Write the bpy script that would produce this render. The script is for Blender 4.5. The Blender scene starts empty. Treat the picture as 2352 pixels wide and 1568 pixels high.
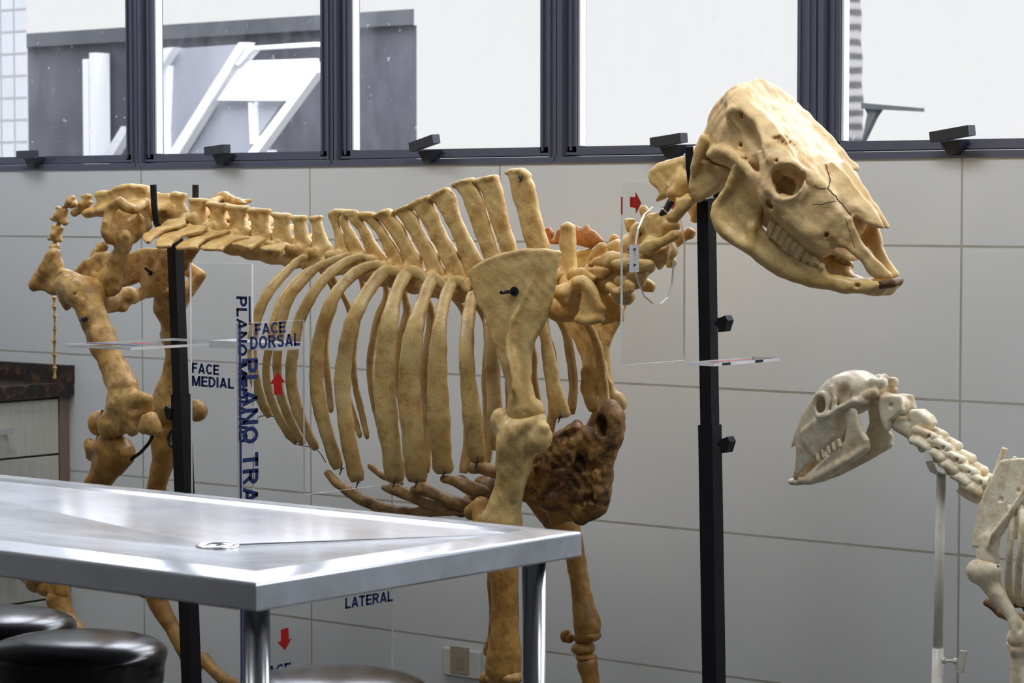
import bpy, bmesh, math, random
import numpy as np
from mathutils import Vector, Matrix

random.seed(7)
SC = bpy.context.scene
COL = SC.collection

# ------------------------------------------------------------------ camera
FPX, CX, CY, HZ = 6000.0, 1176.0, 784.0, 476.0
PITCH = math.atan((CY - HZ) / FPX)
PHI = math.radians(39.16)
CAMZ = 1.40
cam_d = bpy.data.cameras.new('camera')
cam = bpy.data.objects.new('camera', cam_d); COL.objects.link(cam)
cam.location = (0, 0, CAMZ)
cam.rotation_euler = (math.pi / 2 - PITCH, 0, PHI)
cam_d.sensor_width = 36.0
cam_d.lens = 36.0 * FPX / 2352.0
cam_d.clip_start = 0.05; cam_d.clip_end = 200
cam_d.dof.use_dof = True
cam_d.dof.focus_distance = 5.35
cam_d.dof.aperture_fstop = 12.0
SC.camera = cam

# ------------------------------------------------------------------ view + sky
SC.view_settings.view_transform = 'Standard'
SC.view_settings.look = 'None'
SC.view_settings.exposure = 0.0
SC.view_settings.gamma = 1.0
SC.view_settings.use_curve_mapping = False
wd = bpy.data.worlds.new('overcast_sky'); SC.world = wd
wd.use_nodes = True
nt = wd.node_tree; nt.nodes.clear()
o_ = nt.nodes.new('ShaderNodeOutputWorld'); bg = nt.nodes.new('ShaderNodeBackground')
tc = nt.nodes.new('ShaderNodeTexCoord'); sp = nt.nodes.new('ShaderNodeSeparateXYZ')
rm = nt.nodes.new('ShaderNodeValToRGB')
nt.links.new(tc.outputs['Generated'], sp.inputs[0]); nt.links.new(sp.outputs['Z'], rm.inputs[0])
cr_ = rm.color_ramp
cr_.elements[0].position = 0.0; cr_.elements[0].color = (.40, .41, .42, 1)
cr_.elements[1].position = 1.0; cr_.elements[1].color = (9.5, 9.9, 10.8, 1)
e = cr_.elements.new(0.005); e.color = (.95, .95, .95, 1)
e = cr_.elements.new(0.13); e.color = (.95, .95, .955, 1)
e = cr_.elements.new(0.45); e.color = (7.5, 7.8, 8.6, 1)
nt.links.new(rm.outputs[0], bg.inputs[0]); bg.inputs[1].default_value = 1.0
nt.links.new(bg.outputs[0], o_.inputs[0])

sd = bpy.data.lights.new('sun', 'SUN'); sd.energy = 0.7; sd.angle = .05; sd.color = (1.0, .98, .95)
so = bpy.data.objects.new('sun', sd); COL.objects.link(so); so.rotation_euler = (math.radians(48), 0, math.radians(5))
# ceiling lamps of the room (x, y, size x, size y, power)
CEIL = 2.95
LAMPS = [(-5.0, 3.7, 25), (-2.6, 3.7, 25), (-5.0, 0.6, 11), (-2.6, 0.6, 12), (-0.2, 3.7, 14), (0.1, 0.4, 7)]
for i, (lx, ly, pw) in enumerate(LAMPS):
    ld = bpy.data.lights.new('ceiling_lamp_light', 'AREA'); ld.shape = 'RECTANGLE'
    ld.size = 1.2; ld.size_y = 0.6; ld.energy = pw; ld.color = (0.955, 0.98, 1.0)
    lo = bpy.data.objects.new('ceiling_lamp_light', ld); COL.objects.link(lo)
    lo.location = (lx, ly, CEIL - 0.09)

# ------------------------------------------------------------------ projection helpers
cp, sp_ = math.cos(PITCH), math.sin(PITCH)
FWD = np.array([-math.sin(PHI) * cp, math.cos(PHI) * cp, -sp_])
RGT = np.array([math.cos(PHI), math.sin(PHI), 0.0])
UPV = np.cross(RGT, FWD)
CAMP = np.array([0, 0, CAMZ])

def ray(px, py):
    return FWD + RGT * ((px - CX) / FPX) + UPV * ((CY - py) / FPX)
def W(px, py, y):                      # point of the vertical plane y = const seen at a pixel
    d = ray(px, py); return CAMP + d * (y / d[1])
def WX(px, py, x):
    d = ray(px, py); return CAMP + d * (x / d[0])
def WZ(px, py, z):
    d = ray(px, py); return CAMP + d * ((z - CAMZ) / d[2])
def WD(px, py, t):
    return CAMP + ray(px, py) * t

class Crop:
    def __init__(s, ox, oy, k): s.ox, s.oy, s.k = ox, oy, k
    def __call__(s, x, y): return s.ox + x / s.k, s.oy + y / s.k
PX = Crop(0, 0, 1)
A = Crop(0, 380, 3.92); BK = Crop(0, 760, 3.92); C3 = Crop(400, 560, 2.613); D_ = Crop(650, 370, 3.618)
E_ = Crop(980, 560, 2.24); FK = Crop(1380, 180, 2.904); G_ = Crop(1780, 820, 2.096); R_ = Crop(660, 900, 2.94)
Z1 = Crop(740, 440, 7.84); Z2 = Crop(480, 420, 7.84); Z3 = Crop(1230, 480, 5.6); Z4 = Crop(1400, 440, 6.03)
ZT = Crop(1720, 440, 7.84); K5 = Crop(600, 1180, 2.613); K8 = Crop(0, 1060, 2.94); S5 = Crop(1240, 720, 3.136)
Z6 = Crop(1400, 380, 3.136)

# ------------------------------------------------------------------ materials
def mat(name, color, rough=.5, metal=0.0, spec=.5):
    m = bpy.data.materials.new(name); m.use_nodes = True
    b = m.node_tree.nodes['Principled BSDF']
    b.inputs['Base Color'].default_value = (*color, 1); b.inputs['Roughness'].default_value = rough
    b.inputs['Metallic'].default_value = metal; b.inputs['Specular IOR Level'].default_value = spec
    return m
def N(m, t, **kw):
    n = m.node_tree.nodes.new(t)
    for k, v in kw.items(): setattr(n, k, v)
    return n
def L(m, a, b): m.node_tree.links.new(a, b)
def coords(m, scale=None):
    t = N(m, 'ShaderNodeTexCoord')
    if scale is None: return t.outputs['Object']
    mp = N(m, 'ShaderNodeMapping'); mp.inputs['Scale'].default_value = scale
    L(m, t.outputs['Object'], mp.inputs[0]); return mp.outputs[0]
def noise(m, vec, scale, detail=4, rough=.6):
    n = N(m, 'ShaderNodeTexNoise'); n.inputs['Scale'].default_value = scale
    n.inputs['Detail'].default_value = detail; n.inputs['Roughness'].default_value = rough
    L(m, vec, n.inputs['Vector']); return n.outputs['Fac']
def ramp(m, fac, stops):
    r = N(m, 'ShaderNodeValToRGB'); els = r.color_ramp.elements
    els[0].position, els[0].color = stops[0][0], (*stops[0][1], 1)
    els[1].position, els[1].color = stops[-1][0], (*stops[-1][1], 1)
    for p, c in stops[1:-1]:
        e = els.new(p); e.color = (*c, 1)
    L(m, fac, r.inputs[0]); return r.outputs[0]
def mix(m, fac, a, b, mode='MIX'):
    x = N(m, 'ShaderNodeMix', data_type='RGBA', blend_type=mode)
    if isinstance(fac, float): x.inputs[0].default_value = fac
    else: L(m, fac, x.inputs[0])
    for v, i in ((a, 6), (b, 7)):
        if isinstance(v, tuple): x.inputs[i].default_value = (*v, 1)
        else: L(m, v, x.inputs[i])
    return x.outputs[2]
def bump(m, h, strength=.3, dist=.002):
    b = N(m, 'ShaderNodeBump'); b.inputs['Strength'].default_value = strength; b.inputs['Distance'].default_value = dist
    L(m, h, b.inputs['Height']); L(m, b.outputs[0], m.node_tree.nodes['Principled BSDF'].inputs['Normal'])

def bone_mat(name, base, light, dark, stain=.5, rough=.5, bs=.5):
    if 'pale' not in name and 'paint' not in name:
        kb = .91 if 'skull' in name else .84
        base, light, dark = [(c[0] * 1.07, c[1] * 1.0, c[2] * kb) for c in (base, light, dark)]
    m = mat(name, base, rough)
    geo = N(m, 'ShaderNodeNewGeometry')
    v = geo.outputs['Position']
    n1 = noise(m, v, 9, 4); n2 = noise(m, v, 34, 5, .65); n3 = noise(m, v, 120, 3); n4 = noise(m, v, 15, 6, .7)
    c = ramp(m, n1, [(.35, base), (.68, light)])
    f2 = ramp(m, n2, [(.45, (0, 0, 0)), (.68, (stain, stain, stain))])
    c = mix(m, f2, c, dark)
    f4 = ramp(m, n4, [(.53, (0, 0, 0)), (.66, (stain * .85,) * 3)])
    c = mix(m, f4, c, dark)
    f3 = ramp(m, n3, [(.62, (0, 0, 0)), (.74, (.6 * stain,) * 3)])
    c = mix(m, f3, c, tuple(x * .45 for x in dark))
    L(m, c, m.node_tree.nodes['Principled BSDF'].inputs['Base Color'])
    hsum = N(m, 'ShaderNodeMath', operation='ADD'); L(m, n3, hsum.inputs[0])
    hm = N(m, 'ShaderNodeMath', operation='MULTIPLY'); L(m, n2, hm.inputs[0]); hm.inputs[1].default_value = 1.6
    L(m, hm.outputs[0], hsum.inputs[1])
    bump(m, hsum.outputs[0], bs, .0017)
    return m
M = {}
M['rib'] = bone_mat('rib_bone', (.49, .34, .125), (.61, .47, .24), (.31, .155, .038), .65, .42)
M['vert'] = bone_mat('vertebra_bone', (.54, .36, .125), (.66, .50, .24), (.38, .18, .035), .65, .45)
M['skull'] = bone_mat('skull_bone', (.60, .44, .20), (.70, .55, .32), (.40, .22, .08), .55, .52)
M['jaw'] = bone_mat('jaw_bone', (.56, .41, .17), (.68, .53, .29), (.37, .20, .055), .55, .4)
M['scap'] = bone_mat('scapula_bone', (.52, .37, .15), (.64, .50, .26), (.38, .21, .06), .55, .45)
M['pelvis'] = bone_mat('pelvis_bone', (.45, .27, .08), (.60, .42, .18), (.20, .085, .018), .8, .45)
M['leg'] = bone_mat('leg_bone', (.33, .175, .038), (.42, .25, .07), (.17, .07, .012), .75, .40)
M['stern'] = bone_mat('sternum_bone', (.14, .068, .018), (.36, .20, .060), (.03, .014, .005), 1.0, .55, 1.0)
M['cart'] = bone_mat('dried_cartilage', (.36, .13, .03), (.45, .22, .07), (.2, .07, .02), .7, .4)
M['tooth'] = bone_mat('tooth_enamel', (.60, .46, .24), (.70, .58, .36), (.22, .13, .05), .8, .3, .3)
M['pale'] = bone_mat('pale_bone', (.80, .71, .49), (.86, .80, .62), (.46, .25, .10), .6, .38, .35)
M['black'] = mat('black_paint', (.008, .008, .011), .5, 0, .25)
M['blackrub'] = mat('black_rubber', (.015, .015, .018), .5)
M['bolt'] = mat('steel_bolt', (.06, .06, .07), .3, .9)
M['wire'] = mat('tie_wire', (.03, .03, .035), .4, .6)
M['marker'] = mat('marker_ink', (.01, .01, .012), .6)

m = M['frame'] = mat('anodised_frame', (.11, .12, .165), .40, .2)
m = M['handle'] = mat('handle_black', (.025, .027, .036), .4)
M['whiteline'] = mat('glazing_gasket', (.8, .8, .8), .5)

# tiles
m = M['tile'] = mat('wall_tile', (.70, .70, .69), .22)
v = coords(m)
br = N(m, 'ShaderNodeTexBrick'); br.offset = 0.0; br.squash = 1.0
br.inputs['Scale'].default_value = 1.0
br.inputs['Color1'].default_value = (.70, .725, .74, 1); br.inputs['Color2'].default_value = (.675, .70, .715, 1)
br.inputs['Mortar'].default_value = (.36, .335, .29, 1)
br.inputs['Mortar Size'].default_value = .0028; br.inputs['Mortar Smooth'].default_value = .15
TILE_SOCK = br
nn = noise(m, v, 3, 3)
cc = mix(m, ramp(m, nn, [(.35, (0, 0, 0)), (.7, (.35, .35, .35))]), br.outputs['Color'], (.655, .675, .68))
L(m, cc, m.node_tree.nodes['Principled BSDF'].inputs['Base Color'])
inv = N(m, 'ShaderNodeMath', operation='SUBTRACT'); inv.inputs[0].default_value = 1.0; L(m, br.outputs['Fac'], inv.inputs[1])
bump(m, inv.outputs[0], .6, .003)
# rough mortar
rr = N(m, 'ShaderNodeMapRange'); L(m, br.outputs['Fac'], rr.inputs[0]); rr.inputs[3].default_value = .2; rr.inputs[4].default_value = .8
L(m, rr.outputs[0], m.node_tree.nodes['Principled BSDF'].inputs['Roughness'])

M['plaster'] = mat('white_plaster', (.46, .46, .46), .8)
m = M['floor'] = mat('grey_floor', (.2, .2, .2), .35)
L(m, ramp(m, noise(m, coords(m), 14, 6), [(.3, (.08, .08, .08)), (.7, (.12, .12, .115))]), m.node_tree.nodes['Principled BSDF'].inputs['Base Color'])
# granite
m = M['granite'] = mat('dark_granite', (.02, .015, .012), .18)
n1 = noise(m, coords(m), 38, 6, .7)
L(m, ramp(m, n1, [(.38, (.006, .006, .007)), (.55, (.03, .018, .013)), (.66, (.12, .055, .03)), (.75, (.05, .03, .02))]),
  m.node_tree.nodes['Principled BSDF'].inputs['Base Color'])
# laminates
def wood_lam(name, c1, c2, ax):
    m = mat(name, c1, .45)
    n = noise(m, coords(m, ax), 10, 4)
    L(m, ramp(m, n, [(.35, c1), (.65, c2)]), m.node_tree.nodes['Principled BSDF'].inputs['Base Color'])
    return m
M['white_lam'] = wood_lam('pale_laminate', (.56, .555, .50), (.66, .655, .60), (20, 20, .8))
M['brown_lam'] = wood_lam('brown_laminate', (.22, .15, .115), (.29, .20, .155), (20, 20, .8))
# steel: a polished sheet with a soft brushed haze over it
m = M['steel'] = mat('brushed_steel', (.66, .68, .72), .12, 1.0)
pb = m.node_tree.nodes['Principled BSDF']
n = noise(m, coords(m, (1.0, 1.0, 1.0)), 5, 4)
L(m, ramp(m, n, [(.3, (.58, .60, .64)), (.7, (.70, .72, .76))]), pb.inputs['Base Color'])
soft = N(m, 'ShaderNodeBsdfGlossy'); soft.inputs['Color'].default_value = (.74, .76, .80, 1); soft.inputs['Roughness'].default_value = .58
mxs = N(m, 'ShaderNodeMixShader')
n = noise(m, coords(m, (1.0, 2.2, 2.2)), 3, 3)
rr = N(m, 'ShaderNodeMapRange'); L(m, n, rr.inputs[0]); rr.inputs[1].default_value = .3; rr.inputs[2].default_value = .7; rr.inputs[3].default_value = .22; rr.inputs[4].default_value = .46
L(m, rr.outputs[0], mxs.inputs[0]); L(m, pb.outputs[0], mxs.inputs[1]); L(m, soft.outputs[0], mxs.inputs[2])
L(m, mxs.outputs[0], [q for q in m.node_tree.nodes if q.type == 'OUTPUT_MATERIAL'][0].inputs[0])
bump(m, noise(m, coords(m), 4, 2), .02, .003)
M['tube'] = mat('steel_tube', (.50, .50, .52), .22, 1.0)
m = M['vinyl'] = mat('black_vinyl', (.006, .005, .006), .20, 0, .4)
bump(m, noise(m, coords(m), 60, 3), .06, .002)
M['chrome'] = mat('chrome', (.7, .7, .72), .22, 1.0)
M['white_paint'] = bone_mat('chipped_white_paint', (.64, .62, .54), (.70, .68, .62), (.40, .25, .12), .22, .4, .15)
M['plastic_white'] = mat('white_plastic', (.66, .66, .62), .35)
M['tape'] = mat('brown_tape', (.42, .34, .26), .3)
M['blue'] = mat('blue_vinyl_letter', (.012, .028, .13), .45)
M['red'] = mat('red_vinyl_arrow', (.42, .006, .010), .4)
# acrylic: clear sheet, mostly transparent with a fresnel sheen
def clear(name, tint, base_gloss, dirt=None):
    m = bpy.data.materials.new(name); m.use_nodes = True
    t = m.node_tree; t.nodes.clear()
    out = N(m, 'ShaderNodeOutputMaterial'); tr = N(m, 'ShaderNodeBsdfTransparent'); tr.inputs[0].default_value = (*tint, 1)
    gl = N(m, 'ShaderNodeBsdfGlossy'); gl.inputs['Roughness'].default_value = .03
    lw = N(m, 'ShaderNodeFresnel'); lw.inputs['IOR'].default_value = 1.42
    sc = N(m, 'ShaderNodeMath', operation='MULTIPLY'); sc.inputs[1].default_value = base_gloss
    gb = N(m, 'ShaderNodeNewGeometry'); fr = N(m, 'ShaderNodeMath', operation='SUBTRACT'); fr.inputs[0].default_value = 1.0; L(m, gb.outputs['Backfacing'], fr.inputs[1])
    f2 = N(m, 'ShaderNodeMath', operation='MULTIPLY'); L(m, fr.outputs[0], f2.inputs[0]); L(m, lw.outputs[0], f2.inputs[1]); L(m, f2.outputs[0], sc.inputs[0])
    mx = N(m, 'ShaderNodeMixShader'); L(m, sc.outputs[0], mx.inputs[0]); L(m, tr.outputs[0], mx.inputs[1]); L(m, gl.outputs[0], mx.inputs[2])
    last = mx.outputs[0]
    if dirt:
        df = N(m, 'ShaderNodeBsdfTranslucent'); df.inputs[0].default_value = (*dirt[0], 1)
        d2 = N(m, 'ShaderNodeBsdfDiffuse'); d2.inputs[0].default_value = (*dirt[0], 1)
        dm = N(m, 'ShaderNodeMixShader'); dm.inputs[0].default_value = .5; L(m, df.outputs[0], dm.inputs[1]); L(m, d2.outputs[0], dm.inputs[2])
        geo = N(m, 'ShaderNodeNewGeometry'); mp = N(m, 'ShaderNodeMapping'); mp.inputs['Scale'].default_value = dirt[3]
        mp.inputs['Rotation'].default_value = (0, .35, 0)
        L(m, geo.outputs['Position'], mp.inputs[0])
        na = noise(m, mp.outputs[0], dirt[1], 6, .7); nb = noise(m, geo.outputs['Position'], 3.0, 3)
        nc = noise(m, geo.outputs['Position'], 55, 2, .5)
        fa = ramp(m, na, [(.42, (0, 0, 0)), (.8, (1, 1, 1))])
        fb = ramp(m, nb, [(.35, (.15,) * 3), (.7, (1, 1, 1))])
        fc = ramp(m, nc, [(.715, (0, 0, 0)), (.76, (2.5, 2.5, 2.5))])
        mu = N(m, 'ShaderNodeMath', operation='MULTIPLY'); L(m, fa, mu.inputs[0]); L(m, fb, mu.inputs[1])
        ad = N(m, 'ShaderNodeMath', operation='ADD'); L(m, mu.outputs[0], ad.inputs[0]); L(m, fc, ad.inputs[1])
        m2 = N(m, 'ShaderNodeMath', operation='MULTIPLY_ADD', use_clamp=True); L(m, ad.outputs[0], m2.inputs[0])
        m2.inputs[1].default_value = dirt[2]; m2.inputs[2].default_value = dirt[4]
        mx2 = N(m, 'ShaderNodeMixShader'); L(m, m2.outputs[0], mx2.inputs[0]); L(m, last, mx2.inputs[1]); L(m, dm.outputs[0], mx2.inputs[2])
        last = mx2.outputs[0]
    L(m, last, out.inputs[0]); return m
M['acrylic'] = clear('clear_acrylic', (.97, .97, .972), .3)
M['glass'] = clear('dusty_window_glass', (.97, .975, .98), .8, ((.46, .47, .50), 9, .16, (1, 1, .35), .01))
m = M['acr_edge'] = mat('acrylic_edge', (.90, .92, .93), .25)
m.node_tree.nodes['Principled BSDF'].inputs['Transmission Weight'].default_value = .25
# outdoors
M['ext_dark'] = mat('dark_facade', (.085, .085, .105), .8)
m = M['ext_dark']; L(m, ramp(m, noise(m, coords(m), 3, 5), [(.3, (.036, .036, .045)), (.7, (.060, .057, .070))]), m.node_tree.nodes['Principled BSDF'].inputs['Base Color'])
M['ext_white'] = mat('white_render', (.66, .66, .66), .7)
M['ext_panel'] = mat('pale_canopy_panel', (.26, .265, .295), .5)
m = M['ext_tile'] = mat('facade_tile', (.8, .8, .8), .4)
br2 = N(m, 'ShaderNodeTexBrick'); br2.offset = 0; br2.inputs['Scale'].default_value = 1
br2.inputs['Color1'].default_value = (.25, .255, .26, 1); br2.inputs['Color2'].default_value = (.27, .27, .275, 1); br2.inputs['Mortar'].default_value = (.15, .15, .153, 1)
br2.inputs['Brick Width'].default_value = .085; br2.inputs['Row Height'].default_value = .092; br2.inputs['Mortar Size'].default_value = .006
sx = N(m, 'ShaderNodeSeparateXYZ'); cxy = N(m, 'ShaderNodeCombineXYZ'); L(m, coords(m), sx.inputs[0])
L(m, sx.outputs['X'], cxy.inputs['X']); L(m, sx.outputs['Z'], cxy.inputs['Y']); L(m, cxy.outputs[0], br2.inputs['Vector'])
L(m, br2.outputs['Color'], m.node_tree.nodes['Principled BSDF'].inputs['Base Color'])
m = M['palm'] = mat('palm_bark', (.3, .28, .26), .9)
wv = N(m, 'ShaderNodeTexWave', wave_type='BANDS', bands_direction='Z'); wv.inputs['Scale'].default_value = 5.5
wv.inputs['Distortion'].default_value = 2.5; wv.inputs['Detail'].default_value = 4; L(m, coords(m), wv.inputs['Vector'])
L(m, ramp(m, wv.outputs['Fac'], [(.2, (.045, .043, .040)), (.55, (.15, .142, .135)), (.9, (.21, .20, .19))]), m.node_tree.nodes['Principled BSDF'].inputs['Base Color'])
M['ext_metal'] = mat('green_grey_metal', (.022, .027, .027), .6)
M['lampface'] = mat('lamp_housing', (.8, .8, .8), .5)

# ------------------------------------------------------------------ object helpers
def tag(o, label=None, cat=None, group=None, kind=None):
    if label: o['label'] = label
    if cat: o['category'] = cat
    if group: o['group'] = group
    if kind: o['kind'] = kind
    return o
def thing(name, label, cat, loc, group=None):
    o = bpy.data.objects.new(name, None); COL.objects.link(o)
    o.location = tuple(float(c) for c in loc); o.empty_display_size = .1
    return tag(o, label, cat, group)
def link(name, me, mats, parent=None, origin=None):
    o = bpy.data.objects.new(name, me); COL.objects.link(o)
    for mm in (mats if isinstance(mats, (list, tuple)) else [mats]): me.materials.append(mm)
    if origin is not None: o.location = tuple(origin)
    if parent is not None:
        o.parent = parent
    return o
def world_loc(o):
    v = Vector(o.location)
    while o.parent is not None:
        o = o.parent; v += Vector(o.location)
    return np.array(v)
def mesh_np(name, V, faces, m, parent=None, smooth=True, mat_idx=None):
    """V world coordinates (n,3); faces array (k,4) or list"""
    V = np.asarray(V, dtype=np.float64)
    c = (V.min(0) + V.max(0)) / 2
    base = world_loc(parent) if parent is not None else np.zeros(3)
    me = bpy.data.meshes.new(name)
    if isinstance(faces, np.ndarray):
        n = len(faces)
        me.vertices.add(len(V)); me.vertices.foreach_set('co', (V - c).astype(np.float32).ravel())
        me.loops.add(n * 4); me.loops.foreach_set('vertex_index', faces.astype(np.int32).ravel())
        me.polygons.add(n); me.polygons.foreach_set('loop_start', np.arange(0, n * 4, 4, dtype=np.int32))
        me.update(calc_edges=True)
    else:
        me.from_pydata([tuple(p) for p in (V - c)], [], faces); me.update()
    if smooth: me.polygons.foreach_set('use_smooth', np.ones(len(me.polygons), dtype=bool))
    if mat_idx is not None: me.polygons.foreach_set('material_index', np.array(mat_idx, dtype=np.int32))
    me.validate()
    return link(name, me, m, parent, c - base)
class MB:
    """collects shapes for one mesh object"""
    def __init__(s): s.v, s.f, s.mi, s.sm = [], [], [], []
    def add(s, V, F, mi=0, sm=False):
        b = len(s.v); s.v += [tuple(map(float, p)) for p in V]
        for f in F: s.f.append(tuple(b + i for i in f)); s.mi.append(mi); s.sm.append(sm)
        return s
    def box(s, lo, hi, mi=0, bev=0.0):
        x0, y0, z0 = lo; x1, y1, z1 = hi
        if bev <= 0:
            V = [(x0, y0, z0), (x1, y0, z0), (x1, y1, z0), (x0, y1, z0), (x0, y0, z1), (x1, y0, z1), (x1, y1, z1), (x0, y1, z1)]
            return s.add(V, [(0, 3, 2, 1), (4, 5, 6, 7), (0, 1, 5, 4), (1, 2, 6, 5), (2, 3, 7, 6), (3, 0, 4, 7)], mi)
        bm = bmesh.new(); bmesh.ops.create_cube(bm, size=1)
        for v in bm.verts: v.co = Vector(((x0 + x1) / 2 + v.co.x * (x1 - x0), (y0 + y1) / 2 + v.co.y * (y1 - y0), (z0 + z1) / 2 + v.co.z * (z1 - z0)))
        bmesh.ops.bevel(bm, geom=bm.edges[:], offset=bev, segments=2, affect='EDGES', profile=.5)
        bm.verts.index_update()
        s.add([v.co for v in bm.verts], [[v.index for v in f.verts] for f in bm.faces], mi, False); bm.free(); return s
    def obox(s, p0, p1, w, h, side, mi=0):
        """box bar from p0 to p1, width w along 'side', height h across"""
        p0, p1, side = map(lambda q: np.array(q, float), (p0, p1, side))
        d = p1 - p0; d /= np.linalg.norm(d); a = side - d * side.dot(d); a /= np.linalg.norm(a); b = np.cross(d, a)
        V = [p + a * i * w / 2 + b * j * h / 2 for p in (p0, p1) for i, j in ((-1, -1), (1, -1), (1, 1), (-1, 1))]
        return s.add(V, [(0, 3, 2, 1), (4, 5, 6, 7), (0, 1, 5, 4), (1, 2, 6, 5), (2, 3, 7, 6), (3, 0, 4, 7)], mi)
    def prism(s, poly, off, mi=0, mi_side=None):
        n = len(poly); off = np.array(off, float)
        P = [np.array(p, float) for p in poly]
        V = P + [p + off for p in P]
        s.add(V, [tuple(range(n))[::-1], tuple(range(n, 2 * n))], mi)
        b = len(s.v) - 2 * n
        for i in range(n):
            s.f.append((b + i, b + (i + 1) % n, b + n + (i + 1) % n, b + n + i)); s.mi.append(mi if mi_side is None else mi_side); s.sm.append(False)
        return s
    def tube(s, pts, r, seg=10, mi=0, caps=True):
        pts = [np.array(p, float) for p in pts]; n = len(pts)
        rs = r if isinstance(r, (list, tuple)) else [r] * n
        V = []; ref = None
        for i, p in enumerate(pts):
            t = pts[min(i + 1, n - 1)] - pts[max(i - 1, 0)]; t /= np.linalg.norm(t)
            if ref is None:
                ref = np.array([0, 0, 1.]) if abs(t[2]) < .9 else np.array([1., 0, 0])
            a = ref - t * ref.dot(t); a /= np.linalg.norm(a); ref = a; b = np.cross(t, a)
            for k in range(seg):
                th = 2 * math.pi * k / seg
                V.append(p + rs[i] * (a * math.cos(th) + b * math.sin(th)))
        F = []
        for i in range(n - 1):
            for k in range(seg):
                k2 = (k + 1) % seg; F.append((i * seg + k, i * seg + k2, (i + 1) * seg + k2, (i + 1) * seg + k))
        s.add(V, F, mi, True)
        if caps:
            b = len(s.v) - n * seg
            s.f.append(tuple(b + k for k in range(seg))[::-1]); s.mi.append(mi); s.sm.append(False)
            s.f.append(tuple(b + (n - 1) * seg + k for k in range(seg))); s.mi.append(mi); s.sm.append(False)
        return s
    def lathe(s, c, prof, seg=40, mi=0):
        c = np.array(c, float); V = []; F = []; n = len(prof)
        for r, z in prof:
            for k in range(seg):
                th = 2 * math.pi * k / seg; V.append(c + np.array([r * math.cos(th), r * math.sin(th), z]))
        for i in range(n - 1):
            for k in range(seg):
                k2 = (k + 1) % seg; F.append((i * seg + k, i * seg + k2, (i + 1) * seg + k2, (i + 1) * seg + k))
        F.append(tuple(range(seg))[::-1]); F.append(tuple((n - 1) * seg + k for k in range(seg)))
        return s.add(V, F, mi, True)
    def build(s, name, m, parent=None):
        V = np.array(s.v); c = (V.min(0) + V.max(0)) / 2
        base = world_loc(parent) if parent is not None else np.zeros(3)
        me = bpy.data.meshes.new(name); me.from_pydata([tuple(p) for p in V - c], [], s.f); me.update()
        me.polygons.foreach_set('use_smooth', np.array(s.sm, dtype=bool)); me.polygons.foreach_set('material_index', np.array(s.mi, dtype=np.int32))
        bm = bmesh.new(); bm.from_mesh(me); bmesh.ops.recalc_face_normals(bm, faces=bm.faces[:]); bm.to_mesh(me); bm.free()
        return link(name, me, m, parent, c - base)
def struct(o): o['kind'] = 'structure'; return o
def catmull(P, n=6):
    P = np.asarray(P, float); Q = np.vstack([2 * P[0] - P[1], P, 2 * P[-1] - P[-2]]); out = []
    for i in range(1, len(Q) - 2):
        for k in range(n):
            t = k / n; a, b, c, d = Q[i - 1], Q[i], Q[i + 1], Q[i + 2]
            out.append(.5 * ((2 * b) + (-a + c) * t + (2 * a - 5 * b + 4 * c - d) * t * t + (-a + 3 * b - 3 * c + d) * t ** 3))
    out.append(P[-1]); return np.array(out)

# ------------------------------------------------------------------ the room
YW = 4.88
def wx(px): return W(px, 470, YW)[0]
def wz(px, py): return W(px, py, YW)[2]
ROOM = (-6.15, 2.6, -3.2)                     # left wall x, right wall x, back wall y
SILL = wz(1000, 379)
jz = wz(1176, 555); th_ = (wz(1176, 555) - wz(1176, 1177)) / 2
jx0 = wx(1148); tw_ = (wx(2210) - wx(325)) / 4
TILE_SOCK.inputs['Brick Width'].default_value = tw_; TILE_SOCK.inputs['Row Height'].default_value = th_
M_TILE_MAP = M['tile']
def tile_coords(m, ox, oz):
    geo = N(m, 'ShaderNodeNewGeometry'); s1 = N(m, 'ShaderNodeSeparateXYZ'); c1 = N(m, 'ShaderNodeCombineXYZ')
    L(m, geo.outputs['Position'], s1.inputs[0])
    for out, inp, o in (('X', 'X', ox), ('Z', 'Y', oz)):
        a = N(m, 'ShaderNodeMath', operation='SUBTRACT'); L(m, s1.outputs[out], a.inputs[0]); a.inputs[1].default_value = o
        L(m, a.outputs[0], c1.inputs[inp])
    L(m, c1.outputs[0], TILE_SOCK.inputs['Vector'])
tile_coords(M['tile'], jx0 - 40 * tw_, jz - 40 * th_)
WT = .16                                       # wall thickness
struct(MB().box((ROOM[0], YW, 0), (ROOM[1], YW + WT, SILL)).build('wall_window_side', M['tile']))
struct(MB().box((ROOM[0], YW, 2.62), (ROOM[1], YW + WT, CEIL)).build('wall_above_windows', M['plaster']))
struct(MB().box((ROOM[0] - .1, ROOM[2], 0), (ROOM[0], YW + WT, CEIL)).build('wall_left', M['plaster']))
struct(MB().box((ROOM[1], ROOM[2], 0), (ROOM[1] + .1, YW + WT, CEIL)).build('wall_right', M['plaster']))
struct(MB().box((ROOM[0], ROOM[2] - .1, 0), (ROOM[1], ROOM[2], CEIL)).build('wall_back', M['plaster']))
struct(MB().box((ROOM[0], ROOM[2], -.1), (ROOM[1], YW + WT, 0)).build('floor', M['floor']))
struct(MB().box((ROOM[0], ROOM[2], CEIL), (ROOM[1], YW + WT, CEIL + .1)).build('ceiling', M['plaster']))

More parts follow.
